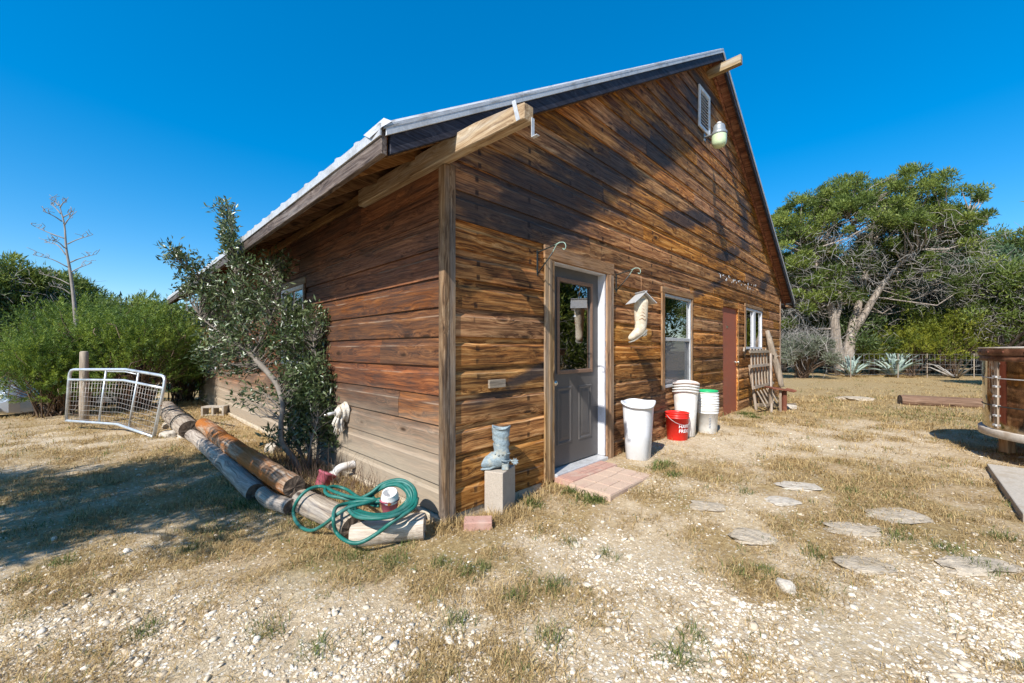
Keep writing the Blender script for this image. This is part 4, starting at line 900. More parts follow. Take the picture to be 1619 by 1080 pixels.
# slatted folding seat
cb_ = on_y(1199, 620, -0.42); tx = on_y(1184, 552, -0.16)[0]; tx2 = on_y(1213, 552, -0.16)[0]
st = thing('slatted_seat', 'weathered slatted wooden folding seat leaning on the barn beside the white window', 'seat', (0.5*(tx+tx2), -0.30, hz((tx, -0.3))))
ws = (tx2-tx); zt = on_y(1199, 551, -0.16)[2]-st.location.z; zm = 0.46
def bar(p, q, wd, th, name, mat, parent, normal=(0, -1, 0)):
    a, b = Vector(p), Vector(q); z = (b-a); L = z.length; z.normalize(); y = Vector(normal); y = (y-z*y.dot(z)).normalized(); x = y.cross(z)
    Mx = Matrix((x, y, z)).transposed().to_4x4(); Mx.translation = a
    o = MB().b2((-wd/2, -th/2, 0), (wd/2, th/2, L)).build(name, M[mat], None, 0.003); o.parent = parent; o.matrix_local = Mx; return o
for k in range(6):
    x = -ws/2+ws*(k+0.4)/6
    bar((x-0.14, 0.05, zm-0.05), (x+0.10, 0.155, zt-random.uniform(0, 0.02)), 0.085, 0.022, 'slat', 'greywood', st)
for z, y, w_ in ((zm, 0.03, 1.06), (zm+0.42, 0.075, 1.12), (zt-0.07, 0.12, 1.0)):
    bar((-ws/2*w_-0.02, y, z), (ws/2*w_, y, z), 0.06, 0.03, 'crossbar', 'greywood', st, (0, -1, 0.3))
for k in range(5):
    x = -ws/2+ws*(k+0.3)/6
    bar((x-0.06, -0.01, zm-0.08), (x-0.24, -0.20, 0.10), 0.075, 0.022, 'slat', 'greywood', st, (0.2, -1, 0.6))
for sx in (-1, 1):
    bar((sx*ws*0.46, 0.02, 0.0), (sx*ws*0.46, 0.14, zm+0.45), 0.05, 0.045, 'leg', 'greywood', st)
bar((-ws*0.75, -0.10, 0.16), (ws*0.42, -0.42, 0.025), 0.06, 0.05, 'rail', 'greywood', st)
# thin post with short arm, driftwood, rusty stool, stone
q = G(1220, 652); q2 = on_y(1217, 560, -0.20)
tp = lean('thin_stake', 'thin grey stake with a short crosspiece standing beside the slatted seat', 'stake', (q[0], q[1], hz(q)-0.02), (q2[0], -0.22, q2[2]), 0.045, 0.04, 'greywood')
zc = 0.55; MB().b2((-0.10, -0.045, zc), (0.16, -0.021, zc+0.045)).build('crosspiece', M['greywood_x'], tp, 0.003)
a = on_y(1236, 612, -0.35); b = on_y(1213, 523, -0.06)
dw = MB(); pts = [Vector(a), Vector(a).lerp(Vector(b), 0.3)+Vector((0.03, 0, 0.0)), Vector(a).lerp(Vector(b), 0.62)+Vector((-0.05, 0, 0.01)), Vector(b)]
dw.tube(catmull(pts, 5), [0.035+0.045*math.sin(k/15*2.6+0.3) for k in range(16)], 8, True, 0.12)
for f, d in ((0.7, (0.18, -0.10, -0.12)), (0.9, (0.14, -0.05, -0.03)), (0.62, (-0.2, -0.06, -0.10)), (0.5, (-0.10, -0.10, 0.05))):
    q = Vector(a).lerp(Vector(b), f); dw.tube([q, q+Vector(d)*0.6, q+Vector(d)+Vector((0, 0, 0.03))], [0.028, 0.02, 0.008], 6)
dq = dw.build('driftwood_branch', M['greywood'], None); tag(dq, 'knotty bare driftwood branch leaning against the barn above the rusty stool', 'branch')
q = G(1240, 651); hh = 0.43
rs = thing('rusty_stool', 'rusty red metal stool with a sagging seat by the far barn corner', 'stool', (q[0], q[1], hz(q)), math.atan2(RT[1], RT[0]))
mb = MB(); R = []
for x, z in ((-0.30, hh+0.03), (-0.15, hh+0.015), (0.0, hh-0.01), (0.10, hh-0.03), (0.16, hh-0.01)):
    R.append([(x, -0.12, z-0.012), (x, 0.14, z+0.01), (x, 0.14, z+0.035), (x, -0.12, z+0.015)])
mb.rings(R, smooth=False).build('seat', M['rust'], rs, 0.004)
MB().b2((-0.035, -0.03, -0.02), (0.035, 0.03, hh-0.022)).build('leg', M['rust'], rs, 0.004)
MB().b2((-0.24, 0.06, -0.02), (-0.20, 0.10, hh+0.018)).build('leg', M['greywood'], rs, 0.003)
MB().b2((-0.13, -0.06, -0.02), (-0.09, -0.03, hh+0.0)).build('leg', M['greywood'], rs, 0.003)

# ---- rocks
def rock(name, label, p, rx, ry, rz_, mat, rot=0.0, seed=0, cat='stone', group=None, sink=0.35, n=2):
    import bmesh
    bm = bmesh.new(); bmesh.ops.create_icosphere(bm, subdivisions=3, radius=1.0); rr = np.random.default_rng(seed); o_ = rr.random(3)*50
    for v in bm.verts:
        c = v.co.normalized()
        d = 1+0.85*(float(fbm(np.array([c.x*1.5+o_[0]]), np.array([c.y*1.5+c.z*2+o_[1]]), seed, 4)[0])-0.47)
        q = Vector((math.copysign(abs(c.x)**0.8, c.x), math.copysign(abs(c.y)**0.8, c.y), math.copysign(abs(c.z)**0.55, c.z)))*d
        v.co = (q.x*rx, q.y*ry, q.z*rz_)
    me = bpy.data.meshes.new(name); bm.to_mesh(me); bm.free(); me.materials.append(M[mat])
    o = link(bpy.data.objects.new(name, me)); o.location = (p[0], p[1], hz(p)+rz_*(1-2*sink)); o.rotation_euler = (0, 0, rot)
    return tag(o, label, cat, group)
yaw = math.atan2(RT[1], RT[0])
for i, (px, py, a, b, h, m_, lb) in enumerate((
    (1116, 801, 0.155, 0.12, 0.035, 'rock', 'grey flat stone nearest the paver slabs, half sunk in gravel'),
    (1190, 850, 0.17, 0.12, 0.035, 'rock', 'pale flat stone with a rounded end lying past the first grey flat stone'),
    (1261, 769, 0.20, 0.13, 0.030, 'rock_white', 'long pale flat stone out in the gravel in line with the red-brown door'),
    (1237, 793, 0.14, 0.12, 0.028, 'rock_white', 'small pale flat stone just before the long pale flat stone'),
    (1416, 816, 0.25, 0.16, 0.032, 'rock', 'broad lavender-grey flat stone in the dry grass toward the steel drum'),
    (1348, 837, 0.19, 0.12, 0.030, 'rock', 'mottled flat stone with dark pits beside the broad lavender-grey one'),
    (1365, 895, 0.20, 0.11, 0.028, 'rock', 'lichen-spotted flat stone nearly buried in dry grass'),
    (1544, 894, 0.25, 0.11, 0.034, 'rock', 'long narrow grey flat stone in the grass below the concrete slab'))):
    p = G(px, py); rock('flat_stone', lb, p, a*0.85, b*0.85, h*0.55, m_, yaw+random.uniform(-0.3, 0.1), i+3, 'stone', None, 0.49)
for i, (px, py, a, h, m_, lb) in enumerate(((1242, 933, 0.045, 0.035, 'rock_white', 'angular white rock standing proud of the gravel among the dry grass'), (1250, 646, 0.13, 0.06, 'rock_white', 'white stone lying beside the rusty stool leg'),
    (272, 675, 0.16, 0.07, 'rock', 'grey flat rock at the foot of the far border log'), (268, 690, 0.13, 0.06, 'rock_white', 'rough white rock in the grass beside the bent gate'), (288, 693, 0.06, 0.05, 'rock_white', 'small white rock by the dark end of the far log'),
    (432, 715, 0.10, 0.09, 'rock_white', 'pale rock at the foot of the shrub beside the orange log'), (1352, 632, 0.35, 0.05, 'rock', 'broad flat rock in the far lawn beyond the rusty stool'))):
    p = G(px, py); rock('field_rock', lb, p, a, a*0.75, h, m_, random.random()*3, 40+i, 'rock', None, 0.3)

# ---- border logs
def logthing(name, label, a, b, r, mat, seg=14, jit=0.04, rough=0.06, group='border logs along the barn', ends='log_end', flat=0.0, crack=True):
    a, b = Vector(a), Vector(b); L = (b-a).length; x = (b-a).normalized(); Mx = frame(a, x)
    t = MB(); n = 18; R = []; sd = random.random()*50
    for k in range(seg+1):
        s = k/seg; ring = []
        bend = Vector((0, 0.012*math.sin(s*5+sd), 0.010*math.sin(s*3.3+sd)))
        for i in range(n):
            q = 2*math.pi*i/n; rr = r*(1+rough*(float(vnoise(np.array([s*L*3+sd]), np.array([math.cos(q)*1.5+sd]), 7)[0])-0.5)+rough*0.8*(float(vnoise(np.array([s*L*9+sd]), np.array([q*2.2]), 8)[0])-0.5))
            if k in (0, seg): rr *= 0.95
            z = rr*math.sin(q)
            if flat and z > r*flat: z = r*flat+0.12*(z-r*flat)
            ring.append((s*L, rr*math.cos(q)+bend.y, z+bend.z))
        R.append(ring)
    o = t.rings(R, False, False).build(name, M[mat], None); o.matrix_world = Mx
    for k, s in ((0, -1), (seg, 1)):
        ring = [Vector(p)+Vector((s*0.001, 0, 0)) for p in R[k]]; c = sum(ring, Vector())/n+Vector((s*0.004, 0, 0)); m2 = MB()
        m2.add(ring+[c.lerp(p, 0.5)+Vector((s*random.uniform(-0.012, 0.006), 0, 0)) for p in ring]+[c], [(i, (i+1) % n, n+(i+1) % n, n+i) for i in range(n)]+[(n+i, n+(i+1) % n, 2*n) for i in range(n)]); m2.build('cut_end', M[ends], o)
    return tag(o, label, 'log', group)
def LZ(px, py, z): return on_z(px, py, z)
near_a, near_b = LZ(478, 787, 0.085), LZ(560, 838, 0.085)
logthing('border_log', 'smooth grey-tan log under the green hose nearest the barn corner', near_a, near_b, 0.090, 'log', 12, rough=0.10)
la, lb_ = LZ(320, 672, 0.215), LZ(463, 769, 0.205)
logthing('border_log', 'grey log with bright orange rot lying on top of another log', la, lb_, 0.088, 'log_orange', 34, rough=0.20)
logthing('border_log', 'pale lower log under the orange-rotted log', (la[0]-0.11, la[1]+0.1, 0.075), (lb_[0]-0.12, lb_[1]+0.5, 0.065), 0.082, 'log', 26, rough=0.16)
logthing('border_log', 'dark-ended short lower log stub beneath the end of the orange-rotted log', (lb_[0]-0.10, lb_[1]+0.45, 0.06), (lb_[0]-0.04, lb_[1]-0.05, 0.06), 0.062, 'log', 5, rough=0.1)
fl = logthing('border_log', 'far border log wrapped with wire beside the bent gate', LZ(262, 645, 0.15), LZ(299, 679, 0.15), 0.135, 'log', 12, rough=0.08)
for f in (0.35, 0.5, 0.78):
    L = (Vector(LZ(299, 679, .15))-Vector(LZ(262, 645, .15))).length; mb = MB(); mb.tube([(f*L+0.015*math.sin(3*q), 0.142*math.cos(q), 0.142*math.sin(q)) for q in [i/20*2*math.pi for i in range(21)]], 0.009, 5); mb.build('wire_band', M['iron'], fl)
logthing('split_log', 'short pale split log across the end of the border at the barn corner', LZ(558, 838, 0.075), LZ(671, 832, 0.075), 0.098, 'log_white', 10, rough=0.05, group=None, ends='log_white', flat=0.55)
q0, q1 = LZ(1423, 634, 0.14), LZ(1600, 641, 0.14)
logthing('fallen_pole', 'long brown pole lying on the lawn behind the steel drum', q0, q1, 0.135, 'log_brown', 16, group=None, rough=0.05)

# ---- hose and the small pots inside the border
H = []
loop = [(548, 803, .215), (562, 815, .225), (590, 820, .225), (622, 815, .225), (646, 803, .235), (657, 786, .27), (651, 769, .32), (632, 759, .345), (608, 765, .32), (586, 780, .265), (566, 790, .225)]
for k in range(5):
    ox, oy, sc_ = (0, 0), 0, 1
    for (px, py, z) in loop[:-1] if k else loop:
        s = 1-0.055*k+random.uniform(-0.012, 0.012); H.append(on_z(603+(px-603)*s+random.uniform(-1.5, 1.5), 793+(py-793)*s+random.uniform(-1.2, 1.2), z-0.006*k+random.uniform(-0.004, 0.006)))
for q in ((598, 800, .20), (575, 793, .205), (545, 788, .21), (520, 783, .22), (514, 774, .23), (528, 769, .225), (548, 774, .20), (566, 786, .20), (585, 793, .23), (606, 792, .235), (585, 789, .245), (556, 786, .24), (530, 778, .24), (509, 769, .225), (487, 774.5, .215), (470, 792, .15), (464, 812, .05), (473, 831, .02), (491, 839, .02), (510, 831, .09), (531, 815, .20), (553, 802, .235), (580, 795, .245), (600, 789, .24), (588, 792, .235), (566, 793, .225), (545, 797, .22), (531, 803, .225), (527, 820, .20), (532, 842, .105), (549, 856, .082), (569, 858, .075), (594, 845, .118), (622, 824, .195), (654, 803, .24), (660, 788, .26)): H.append(on_z(*q))
hose = MB().tube(catmull(H, 6), 0.0125, 8).build('garden_hose', M['hose'], None)
tag(hose, 'green garden hose coiled loosely over the logs at the barn corner', 'hose')
p = on_z(616, 796, 0.215)
pp = MB().lathe([(0.035, 0), (0.038, 0.005), (0.050, 0.085), (0.056, 0.088), (0.056, 0.098), (0.049, 0.098), (0.036, 0.01)], n=24, cap1=True).build('pink_pot', M['pink'], None, 0, 1, (p[0], p[1], 0.150)); tag(pp, 'small pink flowerpot inside the hose coil', 'pot')
MB().lathe([(0.035, -0.16), (0.034, 0.0)], n=12).build('stand', M['log_end'], pp)
cup = MB().lathe([(0.028, 0), (0.038, 0.010), (0.048, 0.040), (0.047, 0.068), (0.038, 0.086), (0.040, 0.094), (0.034, 0.094), (0.032, 0.084), (0.028, 0.012)], n=28, cap1=True).build('ceramic_jug', M['ceramic'], None, 0, 1, (p[0]+0.012, p[1]+0.01, 0.205)); cup.rotation_euler = (0.25, -0.35, 0.3); cup.scale = (1.25, 1.25, 1.15); pp.scale = (1.2, 1.2, 1)
tag(cup, 'white ceramic jug with an orange emblem tipped in the pink flowerpot', 'jug')
cf = math.atan2(-FW[1], -FW[0])-0.3+0.15
def patch_on(r0, pts, z0, ang, mat, parent, name):
    mb = MB(); vs = []
    for u, v in pts: a = ang+u/r0; vs.append((r0*math.cos(a), r0*math.sin(a), z0+v))
    mb.add(vs, [list(range(len(vs)))]).build(name, mat, parent)
patch_on(0.0505, [(0.010*math.cos(q)*(1+0.25*math.cos(3*q)), 0.011*math.sin(q)*(1+0.2*math.sin(2*q))) for q in [i/16*2*math.pi for i in range(16)]], 0.050, cf, M['orange'], cup, 'emblem')
patch_on(0.0505, [(-0.006, 0.010), (0.006, 0.010), (0.003, 0.016), (0.0, 0.013), (-0.003, 0.016)], 0.052, cf, M['orange'], cup, 'emblem_top')
p = on_z(507, 757, 0.10)
mb = MB().lathe([(0.045, 0), (0.048, 0.006), (0.066, 0.11), (0.072, 0.112), (0.072, 0.13), (0.063, 0.13), (0.05, 0.02)], n=22, power=3.5, cap1=True); o = mb.build('planter', M['pink'], None, 0, 1, (p[0], p[1], 0.03)); o.rotation_euler = (0.2, 0.5, 0.4); tag(o, 'faded pink square planter tipped over among dry weeds by the drain pipe', 'planter')
# cinder block by the far wall
p = G(342, 657); cbk = MB(); frame_boxes(cbk, -0.20, 0.20, 0.0, 0.19, -0.10, 0.10, -0.165, -0.015, 0.035, 0.155); cbk.b2((0.013, -0.10, 0.035), (0.017, 0.10, 0.155)); 
cbk = MB()
for a, b in ((-0.20, -0.165), (-0.018, 0.018), (0.165, 0.20)): cbk.b2((a, -0.10, 0), (b, 0.10, 0.19))
for a, b in ((-0.165, -0.018), (0.018, 0.165)): cbk.b2((a, -0.10, 0), (b, 0.10, 0.032)); cbk.b2((a, -0.10, 0.158), (b, 0.10, 0.19))
o = cbk.build('cinder_block', M['slabcon'], None, 0.003, 1, (p[0], p[1]+0.1, hz(p)-0.01), yaw+0.15); tag(o, 'hollow grey cinder block lying by the foot of the eave wall', 'block')
# wrapped tap and drain pipe
p = on_x(548, 651, -0.03)
fa_ = thing('wrapped_faucet', 'outdoor tap wrapped in torn white insulation on the eave wall beside the shrub', 'faucet', (-0.026, p[1], p[2]-0.12))
mb = MB(); R = []
for k in range(9):
    s = k/8; r = 0.085*(1-0.55*s)+0.012*math.sin(k*2.3); R.append([Vector((-0.005-0.11*s, r*math.cos(q)*(1+0.15*math.sin(q*3+k)), 0.12+r*1.15*math.sin(q)*(1+0.12*math.cos(q*4+k*2)))) for q in [i/18*2*math.pi for i in range(18)]])
mb.rings(R, True, True).build('insulation', M['insul'], fa_)
MB().tube([(-0.10, 0, 0.125), (-0.20, -0.02, 0.115)], 0.016, 10).build('spout', M['galv'], fa_)
MB().tube([(-0.20, -0.02, 0.115), (-0.235, -0.027, 0.112)], 0.012, 10).build('spout_tip', M['brass'], fa_)
mb = MB()
for k in range(16):
    a = Vector((-0.06+random.uniform(-.03, .03), random.uniform(-0.05, 0.07), 0.09)); mb.tube([a, a+Vector((random.uniform(-.05, .01), random.uniform(-.03, .03), -0.09)), a+Vector((random.uniform(-.05, .01), random.uniform(-.04, .04), -random.uniform(0.12, 0.2)))], [0.010, 0.014, 0.004], 5)
mb.build('torn_strips', M['insul'], fa_)
p = on_x(560, 733, -0.03)
dp = MB(); dp.tube(catmull([(0.0, 0, 0.10), (-0.06, 0, 0.10), (-0.13, 0.0, 0.095), (-0.17, 0.015, 0.06), (-0.18, 0.03, -0.02)], 5), 0.038, 12); dp.lathe([(0.047, -0.01), (0.047, 0.04)], (-0.18, 0.03, 0.02), 14, cap1=True)
o = dp.build('drain_pipe', M['pvc'], None, 0, 1, (-0.028, p[1], 0.045)); tag(o, 'white plastic drain elbow coming out low on the eave wall', 'pipe')

# ---- bent gate and its post
gp = G(117, 674)
po = MB().lathe([(0.064, -0.05), (0.062, 0.3), (0.058, 0.9), (0.055, 1.24), (0.04, 1.26)], n=14, cap1=True).build('fence_post', M['greywood'], None, 0, 1, (gp[0]+FW[0]*0.16, gp[1]+FW[1]*0.16, hz(gp))); tag(po, 'round grey timber post behind the left end of the bent gate', 'post')
GA, GM, GB = Vector(G(105, 679)), Vector(G(186, 682)), Vector(G(243, 692))
ga = thing('bent_gate', 'bent galvanised tube farm gate with wire mesh propped by the cedar bushes', 'gate', tuple(GA))
def gz(px, py, base): return CAM[2]+(HY-py)/FPX*float(camxy(base[0], base[1])[1])
def gpt(u, v):
    """u along the gate 0..1 (bend at 0.56), v 0 bottom .. 1 top, leaning back a little"""
    if u < 0.56: base = GA.lerp(GM, u/0.56)
    else: base = GM.lerp(GB, (u-0.56)/0.44)
    z0 = 0.14-0.03*min(u, 0.56)/0.56-0.10*max(0, u-0.56)/0.44; h = 0.82+0.06*u
    leanv = Vector((FW[0]*0.05*v+RT[0]*0.14*v*u, FW[1]*0.05*v+RT[1]*0.14*v*u, 0))
    return base-GA+leanv+Vector((0, 0, z0+h*v))
def gtube(pts, r, name, mat, n=8): MB().tube(pts, r, n).build(name, M[mat], ga)
top = [gpt(0, 0.80), gpt(0.005, 0.93), gpt(0.02, 0.985), gpt(0.05, 1.0)]+[gpt(u, 1.0) for u in (0.2, 0.4, 0.54, 0.56, 0.58, 0.8, 0.95)]+[gpt(0.98, 0.985), gpt(0.995, 0.93), gpt(1, 0.80)]
gtube([gpt(0, 0)]+top+[gpt(1, 0)], 0.022, 'tube_frame', 'gatemetal', 10)
gtube([gpt(u, 0) for u in (0, 0.25, 0.5, 0.555, 0.57, 0.8, 1)], 0.022, 'bottom_rail', 'gatemetal', 10)
gtube([gpt(u, 0.80) for u in (0, 0.25, 0.5, 0.555, 0.57, 0.8, 1)], 0.020, 'middle_rail', 'gatemetal', 10)
gtube([gpt(0.36, 0.0), gpt(0.37, 0.98)], 0.015, 'upright', 'gatemetal'); gtube([gpt(0.70, 0.0), gpt(0.71, 0.98)], 0.015, 'upright', 'gatemetal')
gtube([gpt(0.385, 0.965), gpt(0.56, 0.958), gpt(0.69, 0.95)], 0.009, 'splice_bar', 'gatemetal')
for k in range(9):
    v = 0.085*k+0.05; gtube([gpt(u, v+0.006*math.sin(u*20+k)) for u in np.linspace(0.01, 0.99, 14)], 0.0028, 'mesh_wire', 'gatewire', 4)
for k in range(32):
    u = 0.03+k*0.0303; gtube([gpt(u, 0.01), gpt(u+0.002*math.sin(k), 0.4), gpt(u, 0.79)], 0.0028, 'mesh_wire', 'gatewire', 4)
MB().tube([gpt(0.985, 0.50), gpt(1.0, 0.47), gpt(1.01, 0.52), gpt(0.99, 0.55)], 0.008, 6).build('latch_chain', M['rust'], ga)

# ---- polished steel drum on legs
dcx, dcz = 6.10, 4.02; dx_, dy_ = from_cam(dcx, dcz); dg = 0.06
dr = thing('steel_drum', 'big round polished steel drum with brown top band on a concrete slab', 'tank', (dx_, dy_, dg), yaw)
RD = 0.90; z0, z1 = 0.30, 1.235
def cyl(r, za, zb, n=72): return [(r, za), (r, zb)]
for (a, b) in ((z0+0.05, 0.605), (0.612, 0.905), (0.912, z1-0.12)):
    MB().lathe([(RD, a), (RD, b)], n=72, cap0=False).build('steel_panel', M['steel'], dr)
for z in (0.6085, 0.9085): MB().lathe([(RD-0.005, z-0.005), (RD+0.006, z-0.005), (RD+0.006, z+0.005), (RD-0.005, z+0.005)], n=72, cap0=False).build('seam', M['galv'] if z > 0.7 else M['iron'], dr)
MB().lathe([(RD-0.06, z0-0.03), (RD+0.035, z0-0.03), (RD+0.035, z0+0.05), (RD-0.06, z0+0.055)], n=72, cap0=True).build('lower_rim', M['drum_rim'], dr, 0.005)
MB().lathe([(RD+0.004, z1-0.14), (RD+0.022, z1-0.14), (RD+0.022, z1-0.085), (RD+0.012, z1-0.085), (RD+0.012, z1-0.075), (RD+0.032, z1-0.075), (RD+0.032, z1-0.005), (RD-0.02, z1-0.003)], n=72, cap0=False).build('top_band', M['drum_band'], dr, 0.002)
MB().lathe([(RD+0.030, z1-0.004), (RD+0.034, z1), (RD+0.034, z1+0.012), (0.3, z1+0.030), (0.0, z1+0.034)], n=72, cap0=False).build('lid', M['drum_rim'], dr)
cl = math.radians(180-22)
for k in range(6):
    z = 0.40+k*0.105; c = Vector((RD*math.cos(cl), RD*math.sin(cl), z)); MB().box((0, 0, 0), (0.045, 0.05, 0.022), Matrix.Translation(c) @ Matrix.Rotation(cl, 4, 'Z')).build('clasp', M['galv'], dr, 0.003)
MB().box((0, 0, 0), (0.012, 0.05, z1-z0-0.2), Matrix.Translation((RD*math.cos(cl)*1.002, RD*math.sin(cl)*1.002, (z0+z1)/2-0.03)) @ Matrix.Rotation(cl, 4, 'Z')).build('clasp_strip', M['greywood'], dr)
for k in range(10):
    a = math.radians(180)+k*0.22-0.9; MB().lathe([(0.010, -0.004), (0.010, 0.004), (0, 0.006)], (0, 0, 0), 8).build('rivet', M['rust'], dr).matrix_local = Matrix.Translation(((RD+0.034)*math.cos(a), (RD+0.034)*math.sin(a), z1-0.04)) @ Matrix.Rotation(a, 4, 'Z') @ Matrix.Rotation(math.pi/2, 4, 'Y')
for a in (135, 225, 315, 45):
    c = (0.72*math.cos(math.radians(a)), 0.72*math.sin(math.radians(a))); MB().b2((c[0]-0.045, c[1]-0.045, 0.061), (c[0]+0.045, c[1]+0.045, z0-0.031)).build('leg', M['trim'], dr, 0.004)
MB().lathe([(0.0, 0.072), (0.25, 0.09), (0.40, 0.16), (0.46, z0-0.032)], n=36, cap0=False).build('bowl', M['terracotta'], dr)
c0 = on_z(1560, 733, 0.12); c1 = on_z(1593, 779, 0.12)
ux = Vector((c1-c0)[:2]); ua = math.atan2(ux.y, ux.x)
sb = MB().b2((0.0, 0.0, -0.03), (1.75, 1.75, 0.112)).build('concrete_slab', M['slabcon'], None, 0.008, 2, (c0[0], c0[1], 0.01), ua); sb.location.x += 0.0
tag(sb, 'thick broken concrete slab lying under the steel drum legs', 'slab')
# ================================================================== VEGETATION
def unit(n, rng): v = rng.normal(size=(n, 3)); return v/np.linalg.norm(v, axis=1, keepdims=True)
def nrm(v): return v/np.maximum(np.linalg.norm(v, axis=1, keepdims=True), 1e-9)
def leaf_tris(base, d, ln, wd, rng):
    n = len(base); s = nrm(np.cross(d, unit(n, rng)))
    a = base-s*wd[:, None]/2; b = base+s*wd[:, None]/2; t = base+d*ln[:, None]
    V = np.stack([a, b, t], 1).reshape(-1, 3); return V, np.arange(3*n).reshape(n, 3)
def leaf_quads(base, d, ln, wd, rng, fold=0.25):
    """folded leaf: two triangles sharing the midrib"""
    n = len(base); s = nrm(np.cross(d, unit(n, rng))); u = np.cross(d, s)
    m = base+d*ln[:, None]*0.5; t = base+d*ln[:, None]
    l = m-s*wd[:, None]/2+u*wd[:, None]*fold; r = m+s*wd[:, None]/2+u*wd[:, None]*fold
    V = np.stack([base, l, t, r], 1).reshape(-1, 3); i = np.arange(n)*4
    return V, np.concatenate([np.stack([i, i+1, i+2], 1), np.stack([i, i+2, i+3], 1)])
def twig_mesh(p0, p1, p2, r, rng, taper=0.35):
    """thin three-sided two-piece twigs"""
    n = len(p0); d = nrm(p2-p0); s = nrm(np.cross(d, unit(n, rng))); u = np.cross(d, s); R = []
    for P, k in ((p0, 1.0), (p1, 0.75), (p2, taper)):
        for a in (0, 2.0944, 4.1888): R.append(P+(s*math.cos(a)+u*math.sin(a))*(r*k)[:, None])
    V = np.stack(R, 1).reshape(-1, 3); i = np.arange(n)*9; F = []
    for lv in (0, 3):
        for a in range(3): b = (a+1) % 3; F.append(np.stack([i+lv+a, i+lv+b, i+lv+3+b, i+lv+3+a], 1))
    return V, np.concatenate(F)
def mesh_part(name, V, F, n, mat, parent, origin=None, tone=None, dom='POINT', smooth=False):
    if origin is not None: V = V-np.asarray(origin, float)[None, :]
    me = np_mesh(name, V, F, n, smooth, {'tone': (dom, tone)} if tone is not None else None); me.materials.append(mat)
    return link(bpy.data.objects.new(name, me), parent)
def foliage(C, R, T, nper, ln, wd, rng, up=0.5, out=0.8, rnd=0.6, kind='tri', comb=None):
    """leaves spread through puffs: centres C, radii R (k,3), tones T"""
    k = len(C); idx = np.repeat(np.arange(k), nper); n = len(idx)
    q = unit(n, rng)*(rng.random(n)**0.45)[:, None]; base = C[idx]+q*R[idx]
    d = nrm(q*out+np.array((0, 0, up))+unit(n, rng)*rnd+(comb[idx] if comb is not None else 0))
    L = ln*rng.uniform(0.55, 1.35, n); Wd = wd*rng.uniform(0.6, 1.3, n)
    V, F = (leaf_tris if kind == 'tri' else leaf_quads)(base, d, L, Wd, rng)
    t = np.clip(T[idx]+rng.normal(0, 0.14, n), 0, 1); return V, F, np.repeat(t, 3 if kind == 'tri' else 4)
def plumes(C, D, L, T, nper, ln, wd, rng, thick=0.16):
    """feathery sprays: short needles set along a stem from C in direction D, length L"""
    k = len(C); idx = np.repeat(np.arange(k), nper); n = len(idx); s = rng.random(n)**0.8; pd = unit(n, rng); pd = nrm(pd-D[idx]*np.sum(pd*D[idx], 1, keepdims=True))
    base = C[idx]+D[idx]*(s*L[idx])[:, None]+pd*((1-s)**0.7*thick*L[idx]*rng.random(n))[:, None]
    d = nrm(D[idx]*0.9+pd*0.8+unit(n, rng)*0.25); V, F = leaf_tris(base, d, ln*rng.uniform(0.6, 1.3, n), wd*rng.uniform(0.6, 1.3, n), rng)
    return V, F, np.repeat(np.clip(T[idx]+0.15*(s-0.4)+rng.normal(0, 0.10, n), 0, 1), 3)
def in_lobes(lobes, n, rng, shell=0.55, top=0.0):
    """points in ellipsoid lobes [(centre, (rx,ry,rz), weight)] biased to the shell and the top"""
    w_ = np.array([l[2] for l in lobes], float); w_ /= w_.sum(); ids = rng.choice(len(lobes), n, p=w_); q = unit(n, rng)
    if top: q[:, 2] = np.where((q[:, 2] < 0) & (rng.random(n) < top), -q[:, 2], q[:, 2])
    q = q*(shell+(1-shell)*rng.random(n)**0.6)[:, None]
    C = np.array([l[0] for l in lobes])[ids]; Rr = np.array([l[1] for l in lobes])[ids]; return C+q*Rr
def tubes_from(paths, mat, name, parent, origin, sides=7, jit=0.06):
    mb = MB(); o = Vector(origin)
    for pts, rad in paths:
        P = catmull([Vector(p)-o for p in pts], 4); m = len(P); f = np.linspace(0, len(rad)-1, m); rr = np.interp(f, np.arange(len(rad)), rad)
        mb.tube(P, list(rr), sides, True, jit)
    return mb.build(name, mat, parent)
def limb_nodes(paths):
    N = []
    for pts, rad in paths:
        P = catmull(pts, 5)
        for i, q in enumerate(P): N.append((*q, float(np.interp(i/(len(P)-1), np.linspace(0, 1, len(rad)), rad))))
    return np.array(N)
def branches_to(C, nodes, rng, r0=0.03, droop=0.1):
    """bent branches from the nearest lower limb node to each puff"""
    P0 = []
    for c in C:
        d = np.linalg.norm(nodes[:, :3]-c, axis=1)+1.2*np.maximum(0, nodes[:, 2]-c[2]+0.15); P0.append(nodes[np.argmin(d), :3])
    P0 = np.array(P0); mid = (P0+C)/2+rng.normal(0, 0.10, C.shape)*np.linalg.norm(C-P0, axis=1, keepdims=True); mid[:, 2] -= droop*np.linalg.norm(C-P0, axis=1)
    r = r0*rng.uniform(0.5, 1.2, len(C)); return twig_mesh(P0, mid, C, r, rng, 0.3)
